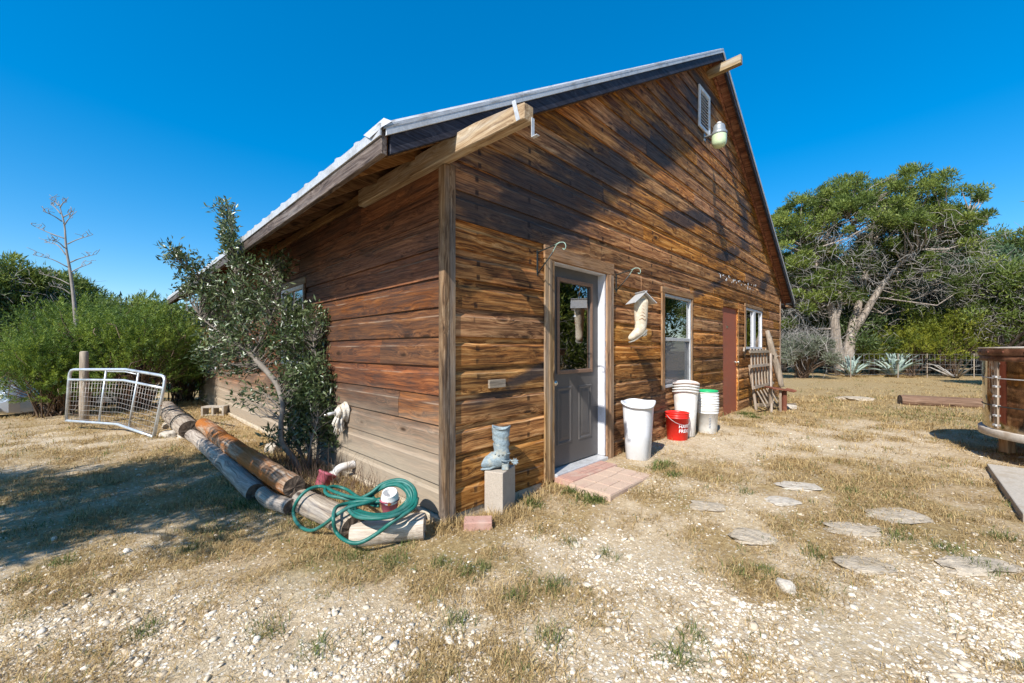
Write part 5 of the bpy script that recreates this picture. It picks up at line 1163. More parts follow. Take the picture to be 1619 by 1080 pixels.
def tree(name, label, base, paths, lobes, ncl, cr, nleaf, ln, wd, leaf, bark='trunk', seed=0, group=None, cat='tree', dead=0, deadmat='twig', shell=0.5, top=0.45, up=0.5, r0=0.03, dead_lobes=None, brown=0, out=0.8, rnd=0.6, flat=0.7, droop=0.1, deadlen=0.7, deadr=0.009):
    rng = np.random.default_rng(seed+100)
    t = thing(name, label, cat, tuple(base), 0.0, group); o = np.array(base, float)
    tubes_from(paths, M[bark], 'trunk', t, base)
    C = in_lobes(lobes, ncl, rng, shell, top); nodes = limb_nodes(paths)
    V, F = branches_to(C, nodes, rng, r0, droop); mesh_part('branches', V, F, 4, M[bark], t, o)['kind'] = 'stuff'
    R = cr*rng.uniform(0.6, 1.35, (ncl, 1))*np.array([[1, 1, flat]]); T = rng.uniform(0.15, 0.85, ncl)
    V, F, tn = foliage(C, R, T, nleaf, ln, wd, rng, up, out, rnd); mesh_part('crown', V, F, 3, M[leaf], t, o, tn)
    if dead:
        D = in_lobes(dead_lobes or lobes, dead, rng, 0.15, 0.0)
        d = nrm(unit(dead, rng)+np.array((0, 0, -0.25))+nrm(D-o)*0.4); L = deadlen*rng.uniform(0.3, 1.3, dead)
        p1 = D+d*L[:, None]*0.5+rng.normal(0, 0.08, D.shape)*L[:, None]; p2 = D+d*L[:, None]+np.array((0, 0, -0.1))*L[:, None]+rng.normal(0, 0.12, D.shape)*L[:, None]
        V, F = twig_mesh(D, p1, p2, deadr*rng.uniform(0.5, 1.6, dead), rng); mesh_part('dead_twigs', V, F, 4, M[deadmat], t, o)['kind'] = 'stuff'
    return t
def px_lobe(px, py, D, rx, ry, rd=None, wgt=None):
    s = D/FPX; c = at_d(px, py, D); return (tuple(c), (rx*s*0.95, (rd if rd else rx*s)*0.95, ry*s), wgt or rx*ry)
def px_path(pts, rad): return ([tuple(at_d(px, py, D)) for px, py, D in pts], rad)
def gbase(px, D):
    x, y = from_cam((px-CX0)/FPX*D, D); return (x, y, float(gh(x, y)))

# ---- right-hand woodland edge
D0 = 18.5; b = gbase(1333, D0)
paths = [
 ([b, *[tuple(at_d(px, py, d)) for px, py, d in ((1323, 545, 18.5), (1319, 505, 18.5), (1311, 478, 18.4), (1297, 440, 18.2), (1285, 395, 18.1))]], [0.281, 0.211, 0.187, 0.140, 0.101, 0.047]),
 px_path([(1320, 510, 18.5), (1328, 480, 18.6), (1325, 430, 18.8), (1318, 380, 19.0)], [0.125, 0.101, 0.070, 0.039]),
 ([(b[0]+0.28, b[1]-0.05, b[2]), *[tuple(at_d(px, py, d)) for px, py, d in ((1341, 560, 18.6), (1349, 515, 18.7), (1358, 480, 18.8), (1367, 440, 18.8), (1374, 395, 18.8), (1381, 350, 18.9), (1388, 315, 19.0))]], [0.265, 0.218, 0.195, 0.156, 0.133, 0.101, 0.070, 0.039]),
 px_path([(1346, 530, 18.7), (1362, 505, 18.4), (1383, 470, 18.2), (1402, 440, 18.0), (1425, 415, 17.7), (1455, 395, 17.5)], [0.172, 0.156, 0.133, 0.101, 0.070, 0.039]),
 px_path([(1362, 460, 18.8), (1345, 435, 19.2), (1335, 400, 19.4)], [0.094, 0.078, 0.039]),
 px_path([(1376, 385, 18.8), (1410, 350, 18.7), (1440, 330, 18.7)], [0.078, 0.062, 0.031]), px_path([(1374, 400, 18.8), (1350, 360, 18.6), (1340, 330, 18.5)], [0.078, 0.055, 0.031]), px_path([(1425, 415, 17.7), (1480, 370, 17.6), (1520, 350, 17.6)], [0.070, 0.055, 0.023])]
lobes = [px_lobe(1285, 359, D0, 62, 55), px_lobe(1385, 326, D0, 88, 50), px_lobe(1470, 344, D0, 70, 48), px_lobe(1252, 385, D0, 34, 60), px_lobe(1512, 352, D0-0.5, 38, 30), px_lobe(1345, 375, D0, 90, 60), px_lobe(1440, 385, D0, 80, 50), px_lobe(1270, 430, D0, 40, 50), px_lobe(1480, 400, D0-0.4, 60, 40), px_lobe(1265, 475, D0+0.3, 45, 45), px_lobe(1440, 455, D0+0.4, 70, 45), px_lobe(1375, 430, D0+0.8, 80, 50), px_lobe(1310, 440, D0+0.6, 60, 50), px_lobe(1330, 314, D0, 50, 30)]
dl = [px_lobe(1300, 420, D0, 90, 80), px_lobe(1400, 400, D0, 110, 80), px_lobe(1470, 430, D0-0.3, 80, 70), px_lobe(1260, 470, D0, 40, 70)]
tree('juniper_tree', 'tall twin-trunked juniper with shaggy grey bark and olive crown behind the agaves', b, paths, lobes, 640, 0.34, 200, 0.13, 0.048, 'juniper', 'trunk', 1, 'junipers along the wood edge', dead=3000, dead_lobes=dl, r0=0.04, deadlen=0.62, deadr=0.0085, shell=0.7, top=0.55)
def simple_tree(px, D, top, halfw, label, seed, leaf='juniper', bark='trunk_dark', ncl=190, nleaf=120, cr=0.42, dead=1000, low=0.25, base_px=None, ln=0.17, wd=0.055, group='junipers along the wood edge', name='juniper_tree', deadmat='twig', shell=0.45):
    rng = random.Random(seed); b = gbase(px, D); s = D/FPX; H = CAM[2]+(HY-top)*s-b[2]; w_ = halfw*s
    P = lambda x, y, z: (b[0]+x, b[1]+y, b[2]+z)
    l1 = (rng.uniform(-.4, .4)*w_*0.5, rng.uniform(-.4, .4)*w_*0.5)
    paths = [([b, P(l1[0]*0.3, l1[1]*0.3, H*0.3), P(l1[0], l1[1], H*0.6), P(l1[0]*1.2, l1[1]*1.2, H*0.92)], [0.035*H, 0.026*H, 0.018*H, 0.006*H])]
    for k in range(5):
        a = rng.uniform(0, 6.28); z = rng.uniform(0.15, 0.5)*H; q = rng.uniform(0.5, 0.95)*w_
        paths.append(([P(l1[0]*z/H, l1[1]*z/H, z), P(0.5*q*math.cos(a), 0.5*q*math.sin(a), z+0.14*H), P(q*math.cos(a), q*math.sin(a), z+0.24*H)], [0.014*H, 0.010*H, 0.004*H]))
    lobes = [(P(l1[0], l1[1], H*0.74), (w_*0.75, w_*0.75, H*0.24), 3)]
    for k in range(7):
        a = 6.283*k/7+rng.uniform(-.4, .4); q = rng.uniform(0.35, 0.65)*w_; z = rng.uniform(low+0.18, 0.8)*H; lobes.append((P(q*math.cos(a), q*math.sin(a), z), (w_*0.42, w_*0.42, H*rng.uniform(0.13, 0.2)), 1.4))
    return tree(name, label, b, paths, lobes, ncl, cr, nleaf, ln, wd, leaf, bark, seed, group, dead=dead, r0=0.035, shell=shell, deadmat=deadmat)
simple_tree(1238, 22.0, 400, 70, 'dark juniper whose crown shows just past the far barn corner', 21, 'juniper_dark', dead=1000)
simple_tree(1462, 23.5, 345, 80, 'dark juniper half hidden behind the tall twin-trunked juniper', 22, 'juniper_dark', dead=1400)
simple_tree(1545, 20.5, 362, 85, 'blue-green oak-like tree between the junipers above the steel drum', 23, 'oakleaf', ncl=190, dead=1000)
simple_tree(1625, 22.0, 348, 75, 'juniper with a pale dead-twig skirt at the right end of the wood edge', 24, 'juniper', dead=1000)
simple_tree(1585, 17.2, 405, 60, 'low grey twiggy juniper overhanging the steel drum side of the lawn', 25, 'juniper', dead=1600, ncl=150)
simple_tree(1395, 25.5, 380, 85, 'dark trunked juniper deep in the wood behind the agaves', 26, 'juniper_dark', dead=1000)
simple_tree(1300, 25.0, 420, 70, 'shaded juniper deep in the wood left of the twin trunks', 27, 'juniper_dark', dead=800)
simple_tree(1735, 19.0, 372, 95, 'big juniper standing just past the steel drum, out of the yard', 28, 'juniper', dead=1000)
for i, (X, Z, top, hw, lb) in enumerate(((16.2, 9.5, 6.8, 2.3, 'broad juniper across the yard facing the side windows'), (13.0, 5.4, 7.4, 2.6, 'tall juniper across the yard facing the entry door'), (13.4, 1.4, 6.6, 2.5, 'juniper across the yard beyond the steel drum'), (12.0, -3.4, 7.0, 2.6, 'juniper across the yard behind the photographer'))):
    x, y = from_cam(X, Z); rng = random.Random(60+i); b = (x, y, float(gh(x, y))); P = lambda a, c, d: (b[0]+a, b[1]+c, b[2]+d)
    lob = [(P(rng.uniform(-.5, .5)*hw, rng.uniform(-.5, .5)*hw, top*z), (hw*0.6, hw*0.6, top*0.16), 1) for z in (0.14, 0.2, 0.3, 0.4, 0.5, 0.6, 0.7, 0.8, 0.25, 0.45)]
    tree('juniper_tree', lb, b, [([b, P(0.1, 0, top*0.4), P(0, 0.15, top*0.9)], [0.25, 0.16, 0.04])], lob, 260, 0.60, 90, 0.24, 0.09, 'juniper', 'trunk', 70+i, 'junipers across the yard', dead=1000)
# the wood beyond, one mass
rng = np.random.default_rng(5); n = 520
pxs = rng.uniform(1150, 1800, n); Ds = rng.uniform(27, 36, n); C = np.array([at_d(a, 553, d) for a, d in zip(pxs, Ds)]); C[:, 2] = rng.uniform(0, 1, n)**0.8*rng.uniform(4.0, 6.5, n)
n2 = 560; pxs = rng.uniform(-420, 330, n2); Ds = rng.uniform(26, 40, n2); C2 = np.array([at_d(a, 553, d) for a, d in zip(pxs, Ds)]); C2[:, 2] = -0.5+rng.uniform(0, 1, n2)**0.8*rng.uniform(3.4, 5.6, n2)
C = np.concatenate([C, C2]); k = len(C); V, F, tn = foliage(C, np.full((k, 3), 1.0)*rng.uniform(0.6, 1.3, (k, 1)), rng.uniform(0, .7, k), 90, 0.42, 0.17, rng)
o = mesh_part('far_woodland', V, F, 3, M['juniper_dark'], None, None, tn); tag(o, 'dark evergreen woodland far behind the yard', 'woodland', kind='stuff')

# ---- bushes under the trees
def bush(label, px, py, D, rx, ry, leaf, seed, ncl=60, nleaf=180, cr=0.24, ln=0.13, wd=0.030, dead=0, group='bushes along the wood edge', name='bush', up=0.5, out=0.8, bark='twig_brown', deadmat='twig', rnd=0.5, deadlen=0.6, plume=0):
    rng = np.random.default_rng(seed+300); b = gbase(px, D); s = D/FPX; zc = CAM[2]+(HY-py)*s; w_ = rx*s; h = ry*s
    t = thing(name, label, 'bush', b, 0.0, group); o = np.array(b)
    q = unit(ncl, rng); q[:, 2] = np.where(q[:, 2] < -0.3, -q[:, 2], q[:, 2]); q *= (0.35+0.65*rng.random(ncl)**0.5)[:, None]
    C = np.array((b[0], b[1], zc))+q*np.array((w_, w_, h)); C[:, 2] = np.maximum(C[:, 2], b[2]+0.12)
    st = np.repeat(o[None, :], ncl, 0)+rng.normal(0, 0.10, (ncl, 3))*np.array((1, 1, 0)); st[:, 2] = b[2]-0.02
    V, F = twig_mesh(st, (st+C)/2+np.array((0, 0, 0.1*h)), C, np.full(ncl, 0.018), rng); mesh_part('stems', V, F, 4, M[bark], t, o)
    if plume:
        idx = np.repeat(np.arange(ncl), plume); m = len(idx); B = C[idx]+rng.normal(0, cr*0.55, (m, 3)); dv = nrm(nrm(B-np.array((b[0], b[1], zc-h*0.6)))*out+np.array((0, 0, up))+unit(m, rng)*rnd)
        B[:, 2] = np.maximum(B[:, 2], b[2]+0.08); T = np.repeat(rng.uniform(0.0, 1.0, ncl), plume)*0.75+rng.random(m)*0.25
        V, F, tn = plumes(B, dv, rng.uniform(0.6, 1.4, m)*cr*1.25, T, nleaf, ln, wd, rng)
    else: V, F, tn = foliage(C, cr*rng.uniform(0.6, 1.4, (ncl, 1))*np.array([[1, 1, 0.8]]), rng.uniform(0.1, 0.9, ncl), nleaf, ln, wd, rng, up, out, rnd)
    mesh_part('foliage', V, F, 3, M[leaf], t, o, tn)
    if dead:
        P = C[rng.integers(0, ncl, dead)]+rng.normal(0, cr, (dead, 3)); d = nrm(unit(dead, rng)+nrm(P-o)*0.6); L = deadlen*rng.uniform(0.4, 1.3, dead)
        V, F = twig_mesh(P, P+d*L[:, None]*0.5+rng.normal(0, 0.05, P.shape), P+d*L[:, None], 0.008*rng.uniform(0.5, 1.5, dead), rng); mesh_part('dead_twigs', V, F, 4, M[deadmat], t, o)['kind'] = 'stuff'
    return t
bush('grey-leaved brush mound beside the far barn corner by the wire fence', 1268, 562, 17.2, 46, 30, 'greybrush', 1, 70, 170, 0.26, 0.11, 0.03, 700, up=0.3)
bush('yellow-green juniper bush right of the second agave', 1440, 560, 18.6, 48, 34, 'yellowgreen', 2, 56, 24, 0.42, 0.13, 0.034, plume=6, rnd=0.7)
bush('yellow-green juniper bush nearest the steel drum', 1502, 548, 18.0, 42, 40, 'yellowgreen', 3, 48, 24, 0.42, 0.13, 0.034, plume=6, rnd=0.7)
bush('small yellow-green juniper between the two agaves', 1382, 568, 19.2, 30, 26, 'yellowgreen', 4, 32, 24, 0.42, 0.13, 0.034, plume=6, rnd=0.7)
bush('small bright juniper seedling beyond the steel drum', 1590, 540, 17.6, 26, 26, 'yellowgreen', 5, 24, 24, 0.42, 0.13, 0.034, plume=6, rnd=0.7)
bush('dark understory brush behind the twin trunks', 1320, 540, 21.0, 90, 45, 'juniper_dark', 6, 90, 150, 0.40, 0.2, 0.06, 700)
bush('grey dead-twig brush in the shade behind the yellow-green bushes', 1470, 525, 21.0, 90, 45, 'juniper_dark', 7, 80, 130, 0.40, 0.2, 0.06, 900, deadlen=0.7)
# ---- left-hand bushes and trees
bush('big feathery bright green cedar bush behind the bent gate', 212, 580, 8.6, 84, 80, 'cedar', 11, 130, 40, 0.25, 0.055, 0.013, group='cedar bushes by the gate', up=0.6, out=0.8, rnd=0.75, plume=12, dead=120, deadlen=0.4, deadmat='twig_brown')
bush('spreading cedar bush with low branches at the left end of the gate', 92, 606, 7.9, 62, 68, 'cedar', 12, 100, 40, 0.23, 0.055, 0.012, group='cedar bushes by the gate', up=0.2, out=0.9, rnd=0.7, plume=12, dead=100, deadlen=0.4, deadmat='twig_brown')
bush('cedar bush squeezed between the barn corner and the big feathery cedar', 290, 600, 10.0, 42, 62, 'cedar', 13, 90, 34, 0.26, 0.065, 0.015, group='cedar bushes by the gate', up=0.7, plume=7)
bush('darker cedar bush behind the left end of the gate', 128, 560, 10.5, 80, 62, 'cedar', 14, 120, 32, 0.30, 0.07, 0.017, group='cedar bushes by the gate', up=0.7, plume=7)
simple_tree(48, 15.5, 408, 100, 'flat-crowned dark juniper behind the dead agave stalk', 31, 'juniper', ncl=210, dead=1000, group='junipers beyond the gate')
simple_tree(-40, 14.0, 425, 80, 'dark juniper at the driveway edge beside the parked car', 32, 'juniper_dark', dead=800, group='junipers beyond the gate')
simple_tree(205, 19.0, 468, 80, 'juniper behind the big feathery cedar bush', 33, 'juniper', dead=600, group='junipers beyond the gate')
simple_tree(128, 21.0, 462, 75, 'distant juniper right of the flat-crowned one', 34, 'juniper_dark', dead=600, group='junipers beyond the gate')
simple_tree(275, 17.5, 485, 45, 'juniper peeking past the far end of the barn eave', 35, 'juniper', dead=600, group='junipers beyond the gate')
# tree behind and left of the photographer: its shade lies across the yard
x, y = from_cam(-5.25, 0.35); b = (x, y, float(gh(x, y))); P = lambda X, Z, z: (b[0]+RT[0]*X+FW[0]*Z, b[1]+RT[1]*X+FW[1]*Z, b[2]+z)
lob = [(P(0.2, 0.5, 2.9), (0.75, 0.75, 0.5), 1), (P(-0.7, 0.2, 3.0), (0.8, 0.8, 0.55), 1), (P(0.75, 0.35, 2.5), (0.55, 0.55, 0.4), 0.8), (P(-0.1, 1.0, 3.3), (0.6, 0.6, 0.5), 0.7), (P(-1.3, 0.6, 2.7), (0.7, 0.7, 0.5), 0.8), (P(0.9, 0.95, 3.1), (0.38, 0.38, 0.35), 0.45), (P(-0.4, -0.3, 2.4), (.7, .7, .4), .7), (P(1.3, 0.45, 2.9), (0.55, 0.55, 0.35), 0.7), (P(1.75, 0.1, 2.8), (0.42, 0.42, 0.3), 0.4), (P(1.5, 0.9, 3.2), (0.35, 0.35, 0.3), 0.3)]
tree('juniper_tree', 'juniper left of the yard whose shade falls on the grass before the logs', b, [([b, P(0.1, 0.1, 1.3), P(-0.1, 0.3, 2.3), P(0.2, 0.5, 3.2)], [0.13, 0.10, 0.07, 0.03]), ([P(0.05, 0.1, 1.2), P(0.5, 0.3, 2.0), P(0.9, 0.6, 2.7)], [0.07, 0.05, 0.02])], lob, 140, 0.25, 120, 0.13, 0.035, 'juniper', 'trunk', 90, None, dead=150, top=0.2, shell=0.3)

# ---- agaves
def agave(px, py, D, H, label, seed, n=20):
    rng = random.Random(seed); b = G(px, py); b[2] = gh(b[0], b[1]); t = thing('agave', label, 'agave', tuple(b), rng.random()*6, 'agaves under the twin-trunked juniper')
    for k in range(n):
        a = k*2.39996+rng.uniform(-.2, .2); f = k/n; el = math.radians(86-56*f+rng.uniform(-8, 8)); L = H*(0.85+0.35*f*rng.uniform(0.5, 1.1)); curl = (0.2+1.3*f*rng.uniform(0.3, 1.2)); rings = []
        p = Vector((0.04*math.cos(a), 0.04*math.sin(a), 0.05)); ang = el; m = 7; side = Vector((-math.sin(a), math.cos(a), 0)); tones = []
        for i in range(m+1):
            s = i/m; d = Vector((math.cos(a)*math.cos(ang), math.sin(a)*math.cos(ang), math.sin(ang))); up = side.cross(d)*-1
            wv = H*0.105*(0.75+0.9*s-1.55*s*s)*(1 if s < 0.97 else 0.1); wv = max(wv, 0.004)
            rings.append([p-side*wv+up*wv*0.45, p+up*-0.01, p+side*wv+up*wv*0.45, p+up*-0.035*(1-s)*H]); p = p+d*(L/m); ang -= curl/m*(0.3+1.4*s)
        mb = MB().rings(rings, True, True); o = mb.build('leaf', M['agave'], t)
        at = o.data.attributes.new('tone', 'FLOAT', 'POINT'); v = rng.uniform(0.2, 0.8); at.data.foreach_set('value', [v]*len(o.data.vertices))
    rngn = np.random.default_rng(seed); m = 60; B = np.zeros((m, 3)); B[:, :2] = rngn.normal(0, 0.18*H, (m, 2)); d = nrm(B+unit(m, rngn)*0.1+np.array((0, 0, 0.06))); V, F = leaf_tris(B, d, np.full(m, 0.35*H)*rngn.uniform(.5, 1.2, m), np.full(m, 0.06), rngn); mesh_part('dry_leaves', V, F, 3, M['drygrass'], t, None, np.repeat(rngn.random(m)*0.5, 3))
agave(1347, 596, 18, 1.05, 'blue-green agave at the foot of the twin trunks', 4, 22)
agave(1413, 596, 18, 1.20, 'taller blue-green agave with drooping outer leaves in front of the yellow-green bush', 9, 26)
p = G(1511, 598); rng = random.Random(3)
da = MB()
for k in range(9):
    a = rng.uniform(0, 3.1)+1.2; L = rng.uniform(0.6, 2.0); e = rng.uniform(0.3, 1.0); d = Vector((math.cos(a)*L*0.8, math.sin(a)*L*0.8, L*e*0.6)); da.tube([Vector((0, 0, -0.02)), d*0.4+Vector((0, 0, 0.05)), d*0.75+Vector((rng.uniform(-.1, .1), 0, .1)), d], [0.05, 0.035, 0.02, 0.006], 6)
o = da.build('dead_branch', M['twig'], None, 0, 1, tuple(p)); tag(o, 'bleached dead branch sprawling on the lawn by the yellow-green bushes', 'branch')

# ---- dead agave stalk
D = 8.9
b = gbase(131, D)
ds = thing('agave_stalk', 'tall bare dead agave stalk with curved side branches rising from the cedars', 'stalk', b)
tubes_from([([b, *[tuple(at_d(px, py, D)) for px, py in ((127, 580), (122, 531), (116, 466), (111, 429), (105, 394), (102, 357), (97, 336), (92.5, 318))]], [0.050, 0.046, 0.040, 0.031, 0.026, 0.020, 0.015, 0.010, 0.005])], M['stalk'], 'stem', ds, b, 8, 0.03)
BR = [((108, 423), (82, 410), (52, 403)), ((104, 403), (90, 387), (70, 383)), ((102, 392), (92, 383), (80, 380)), ((102, 377), (75, 367), (51, 356)), ((98, 350), (84, 341), (68, 334)), ((96, 338), (88, 329), (80, 323)), ((113.5, 430), (124, 424), (145, 416)), ((111, 415), (128, 408), (152, 402)), ((107, 386), (122, 379), (147, 371)), ((102, 356), (108, 347), (113, 341)), ((99, 344), (108, 339), (115, 334)), ((113, 466), (98, 456), (79, 452)), ((111, 450), (90, 440), (62, 432)), ((93, 325), (88, 320), (83, 317)), ((95, 328), (99, 322), (102, 319))]
rng = random.Random(8)
for (a, m_, e) in BR:
    dd = rng.uniform(-0.5, 0.5); A = Vector(at_d(*a, D)); Mm = Vector(at_d(*m_, D+dd*0.5)); E = Vector(at_d(*e, D+dd)); pth = [([A, Mm, E], [0.013, 0.009, 0.004])]
    for k in range(5):
        f = 1-0.10*k; q = A.lerp(E, f)+(Mm-A.lerp(E, 0.5))*(1-(2*f-1)**2); pth.append(([q, q+Vector((rng.uniform(-.06, .06), rng.uniform(-.06, .06), rng.uniform(0.02, 0.08))), q+Vector((rng.uniform(-.10, .10), rng.uniform(-.10, .10), rng.uniform(0.06, 0.14)))], [0.006, 0.005, 0.004]))
    tubes_from(pth, M['stalk'], 'branch', ds, b, 5, 0.05)

# ---- shrub against the eave wall
rng = np.random.default_rng(77); sb0 = np.array((-0.27, 2.12, 0.0))
sh = thing('leafy_shrub', 'tall grey-green small-leaved shrub leaning along the eave wall', 'shrub', tuple(sb0))
def SP(px, py, Y): return on_y(px, py, Y)
st = [([SP(477, 748, 1.98), SP(462, 722, 2.0), SP(446, 700, 2.05), SP(444, 670, 2.1), SP(447, 640, 2.15), SP(438, 608, 2.3), SP(420, 585, 2.5), SP(405, 568, 2.65), SP(390, 530, 2.85), SP(375, 480, 3.0), SP(372, 420, 3.15), SP(368, 360, 3.25), SP(372, 320, 3.3)], [0.030, 0.028, 0.026, 0.024, 0.023, 0.030, 0.030, 0.030, 0.025, 0.020, 0.015, 0.010, 0.004]),
      ([SP(488, 745, 2.1), SP(470, 705, 2.1), SP(458, 680, 2.1)], [0.018, 0.016, 0.01]), ([SP(492, 742, 2.15), SP(488, 690, 2.2), SP(478, 640, 2.25), SP(470, 590, 2.35), SP(460, 540, 2.5), SP(440, 480, 2.7)], [0.02, 0.018, 0.015, 0.012, 0.01, 0.006]),
      ([SP(500, 740, 2.1), SP(505, 690, 2.1), SP(510, 640, 2.1), SP(505, 590, 2.15), SP(495, 540, 2.2)], [0.016, 0.014, 0.012, 0.01, 0.005]), ([SP(405, 568, 2.65), SP(370, 540, 2.9), SP(340, 520, 3.1), SP(315, 500, 3.2)], [0.022, 0.018, 0.012, 0.006]),
      ([SP(378, 490, 3.0), SP(345, 460, 3.2), SP(310, 435, 3.35), SP(275, 405, 3.45)], [0.016, 0.012, 0.009, 0.004]), ([SP(486, 742, 2.0), SP(492, 700, 1.95), SP(503, 662, 1.9)], [0.010, 0.009, 0.006]), ([SP(400, 560, 2.7), SP(420, 520, 2.6), SP(440, 470, 2.6), SP(430, 430, 2.7)], [0.015, 0.012, 0.01, 0.005])]
st = [([tuple(p) for p in a], r) for a, r in st]
tubes_from(st, M['shrubbark'], 'stems', sh, sb0, 7, 0.06)
SL_ = [(486, 655, 42, 46, 2.10, 13), (497, 605, 34, 42, 2.12, 9), (518, 660, 18, 40, 2.05, 4), (470, 690, 24, 26, 2.1, 3), (465, 610, 36, 42, 2.2, 6), (470, 548, 55, 42, 2.4, 9), (420, 520, 66, 55, 2.65, 13), (370, 555, 48, 46, 2.9, 9), (400, 460, 56, 48, 2.85, 10), (352, 500, 46, 46, 3.1, 8), (330, 560, 24, 30, 3.2, 3), (385, 405, 34, 38, 3.1, 5), (372, 350, 17, 36, 3.28, 2.2), (378, 375, 26, 30, 3.2, 2.5), (300, 420, 40, 26, 3.35, 3.2), (275, 402, 17, 17, 3.45, 1.0), (335, 455, 38, 28, 3.25, 4.5), (496, 505, 30, 26, 2.25, 3), (440, 420, 25, 24, 2.75, 2.5), (400, 625, 30, 16, 2.6, 1.6), (430, 690, 16, 14, 2.1, 0.9), (300, 455, 26, 20, 3.4, 1.8), (545, 690, 12, 14, 1.95, 0.8), (345, 330, 10, 10, 3.35, .4)]
C = []; 
for px, py, rx, ry, Y, wgt in SL_:
    m = int(wgt*13); c = SP(px, py, Y); Z = float(camxy(c[0], c[1])[1]); s = Z/FPX; q = unit(m, rng)*(rng.random(m)**0.4)[:, None]
    d = RT[None, :]*q[:, :1]*rx*s+np.array([[0, 0, 1]])*q[:, 2:]*ry*s+np.array([[0.35, 1, 0]])*q[:, 1:2]*rx*s*0.55; C.append(c+d)
C = np.concatenate(C); C[:, 0] = np.minimum(C[:, 0], np.where(C[:, 2] > 2.4, -0.75, -0.07)); C = C[C[:, 2] > 0.12]; k = len(C)
nodes = limb_nodes(st); V, F = branches_to(C, nodes, rng, 0.0065, 0.02); mesh_part('twigs', V, F, 4, M['shrubbark'], sh, sb0)['kind'] = 'stuff'
V, F, tn = foliage(C, np.full((k, 3), 0.082), rng.uniform(0.1, 0.9, k), 10, 0.062, 0.021, rng, 0.25, 0.9, 0.8, 'quad'); V[:, 0] = np.minimum(V[:, 0], -0.03); mesh_part('leaves', V, F, 3, M['shrubleaf'], sh, sb0, tn)
# vine on the barn's far corner
rng = np.random.default_rng(12); p = on_x(312, 560, -0.05); m = 46
C = np.stack([np.full(m, -0.12)+rng.normal(0, 0.07, m), 10.45+rng.normal(0, 0.20, m), rng.uniform(0.55, 2.0, m)], 1)
vi = thing('vine', 'yellow-leaved vine climbing the far corner of the eave wall', 'vine', (-0.08, 10.45, 0.0))
tubes_from([([(-0.06, 10.5, 0), (-0.05, 10.4, 0.8), (-0.07, 10.5, 1.5), (-0.06, 10.4, 2.1)], [0.012, 0.010, 0.008, 0.004])], M['twig_brown'], 'stem', vi, (-0.08, 10.45, 0.0), 5)
V, F, tn = foliage(C, np.full((m, 3), 0.10), rng.uniform(0.2, 1, m), 14, 0.075, 0.05, rng, 0.1, 0.8, 0.8, 'quad'); mesh_part('leaves', V, F, 3, M['vineleaf'], vi, (-0.08, 10.45, 0), tn)

# ---- wire fence at the wood edge
fe = thing('wire_fence', 'old wire stock fence on thin posts along the wood edge', 'fence', gbase(1420, 17.4))
o = np.array(fe.location); pxs = [1222, 1285, 1345, 1420, 1466, 1540, 1610, 1700]
tops = []
for px in pxs:
    b = np.array(gbase(px, 17.3+0.2*math.sin(px))); tops.append(b); MB().box((*(b[:2]-o[:2]), b[2]-o[2]+0.5), (0.035, 0.035, 1.1)).build('post', M['greywood'], fe)
for h in (0.15, 0.35, 0.55, 0.78, 1.02):
    MB().tube([tuple(b-o+np.array((0, 0, h+0.02*math.sin(i*2+h*9)))) for i, b in enumerate(tops)], 0.0035, 4).build('wire', M['galv'], fe)
mb = MB()
for i in range(len(tops)-1):
    for k in range(9):
        q = tops[i]+(tops[i+1]-tops[i])*(k+0.5)/9-o; mb.tube([tuple(q+np.array((0, 0, 0.1))), tuple(q+np.array((0, 0, 1.0)))], 0.0022, 3)
mb.build('stay_wires', M['galv'], fe)

# ---- parked car beyond the left cedars
cx, cy = from_cam(-13.45, 10.0); cgz = float(gh(cx, cy))
car = thing('parked_car', 'silver car parked nose-on behind the left cedar bush', 'car', (cx, cy, cgz), yaw)
def sec(y, w_, z0, z1, sh=0.88): return [(-w_, y, z0), (w_, y, z0), (w_*1.0, y, z0+(z1-z0)*0.6), (w_*sh, y, z1), (-w_*sh, y, z1), (-w_*1.0, y, z0+(z1-z0)*0.6)]
MB().rings([sec(-0.02, 0.70, 0.32, 0.62), sec(0.06, 0.82, 0.24, 0.76), sec(0.25, 0.88, 0.20, 0.90), sec(1.15, 0.90, 0.20, 1.00), sec(2.4, 0.91, 0.20, 1.00), sec(3.8, 0.90, 0.20, 1.00), sec(4.25, 0.86, 0.24, 0.96), sec(4.40, 0.78, 0.32, 0.70)], smooth=False).build('body', M['carpaint'], car, 0.03, 3)
MB().add([(-0.80, 1.10, 0.995), (0.80, 1.10, 0.995), (0.80, 3.9, 0.995), (-0.80, 3.9, 0.995), (-0.62, 1.80, 1.38), (0.62, 1.80, 1.38), (0.62, 3.25, 1.38), (-0.62, 3.25, 1.38)], [(0, 1, 5, 4), (1, 2, 6, 5), (2, 3, 7, 6), (3, 0, 4, 7)]).build('windows', M['carglass'], car)
MB().b2((-0.64, 1.76, 1.375), (0.64, 3.30, 1.415)).build('roof', M['carpaint'], car, 0.015, 2)
for sx in (-1, 1):
    for y in (0.85, 3.45):
        wh = MB().lathe([(0.20, -0.10), (0.31, -0.10), (0.325, -0.07), (0.325, 0.07), (0.31, 0.10), (0.20, 0.10)], n=24).build('wheel', M['rubber'], car); wh.rotation_euler = (0, math.pi/2, 0); wh.location = (sx*0.80, y, 0.32)
        MB().lathe([(0.20, -0.09), (0.20, 0.09), (0.12, 0.10), (0.0, 0.10)], n=18).build('rim', M['galv'], wh)
    MB().b2((sx*0.58-0.14, -0.005, 0.60), (sx*0.58+0.14, 0.10, 0.72)).build('headlight', M['lampwhite'], car, 0.02, 2)
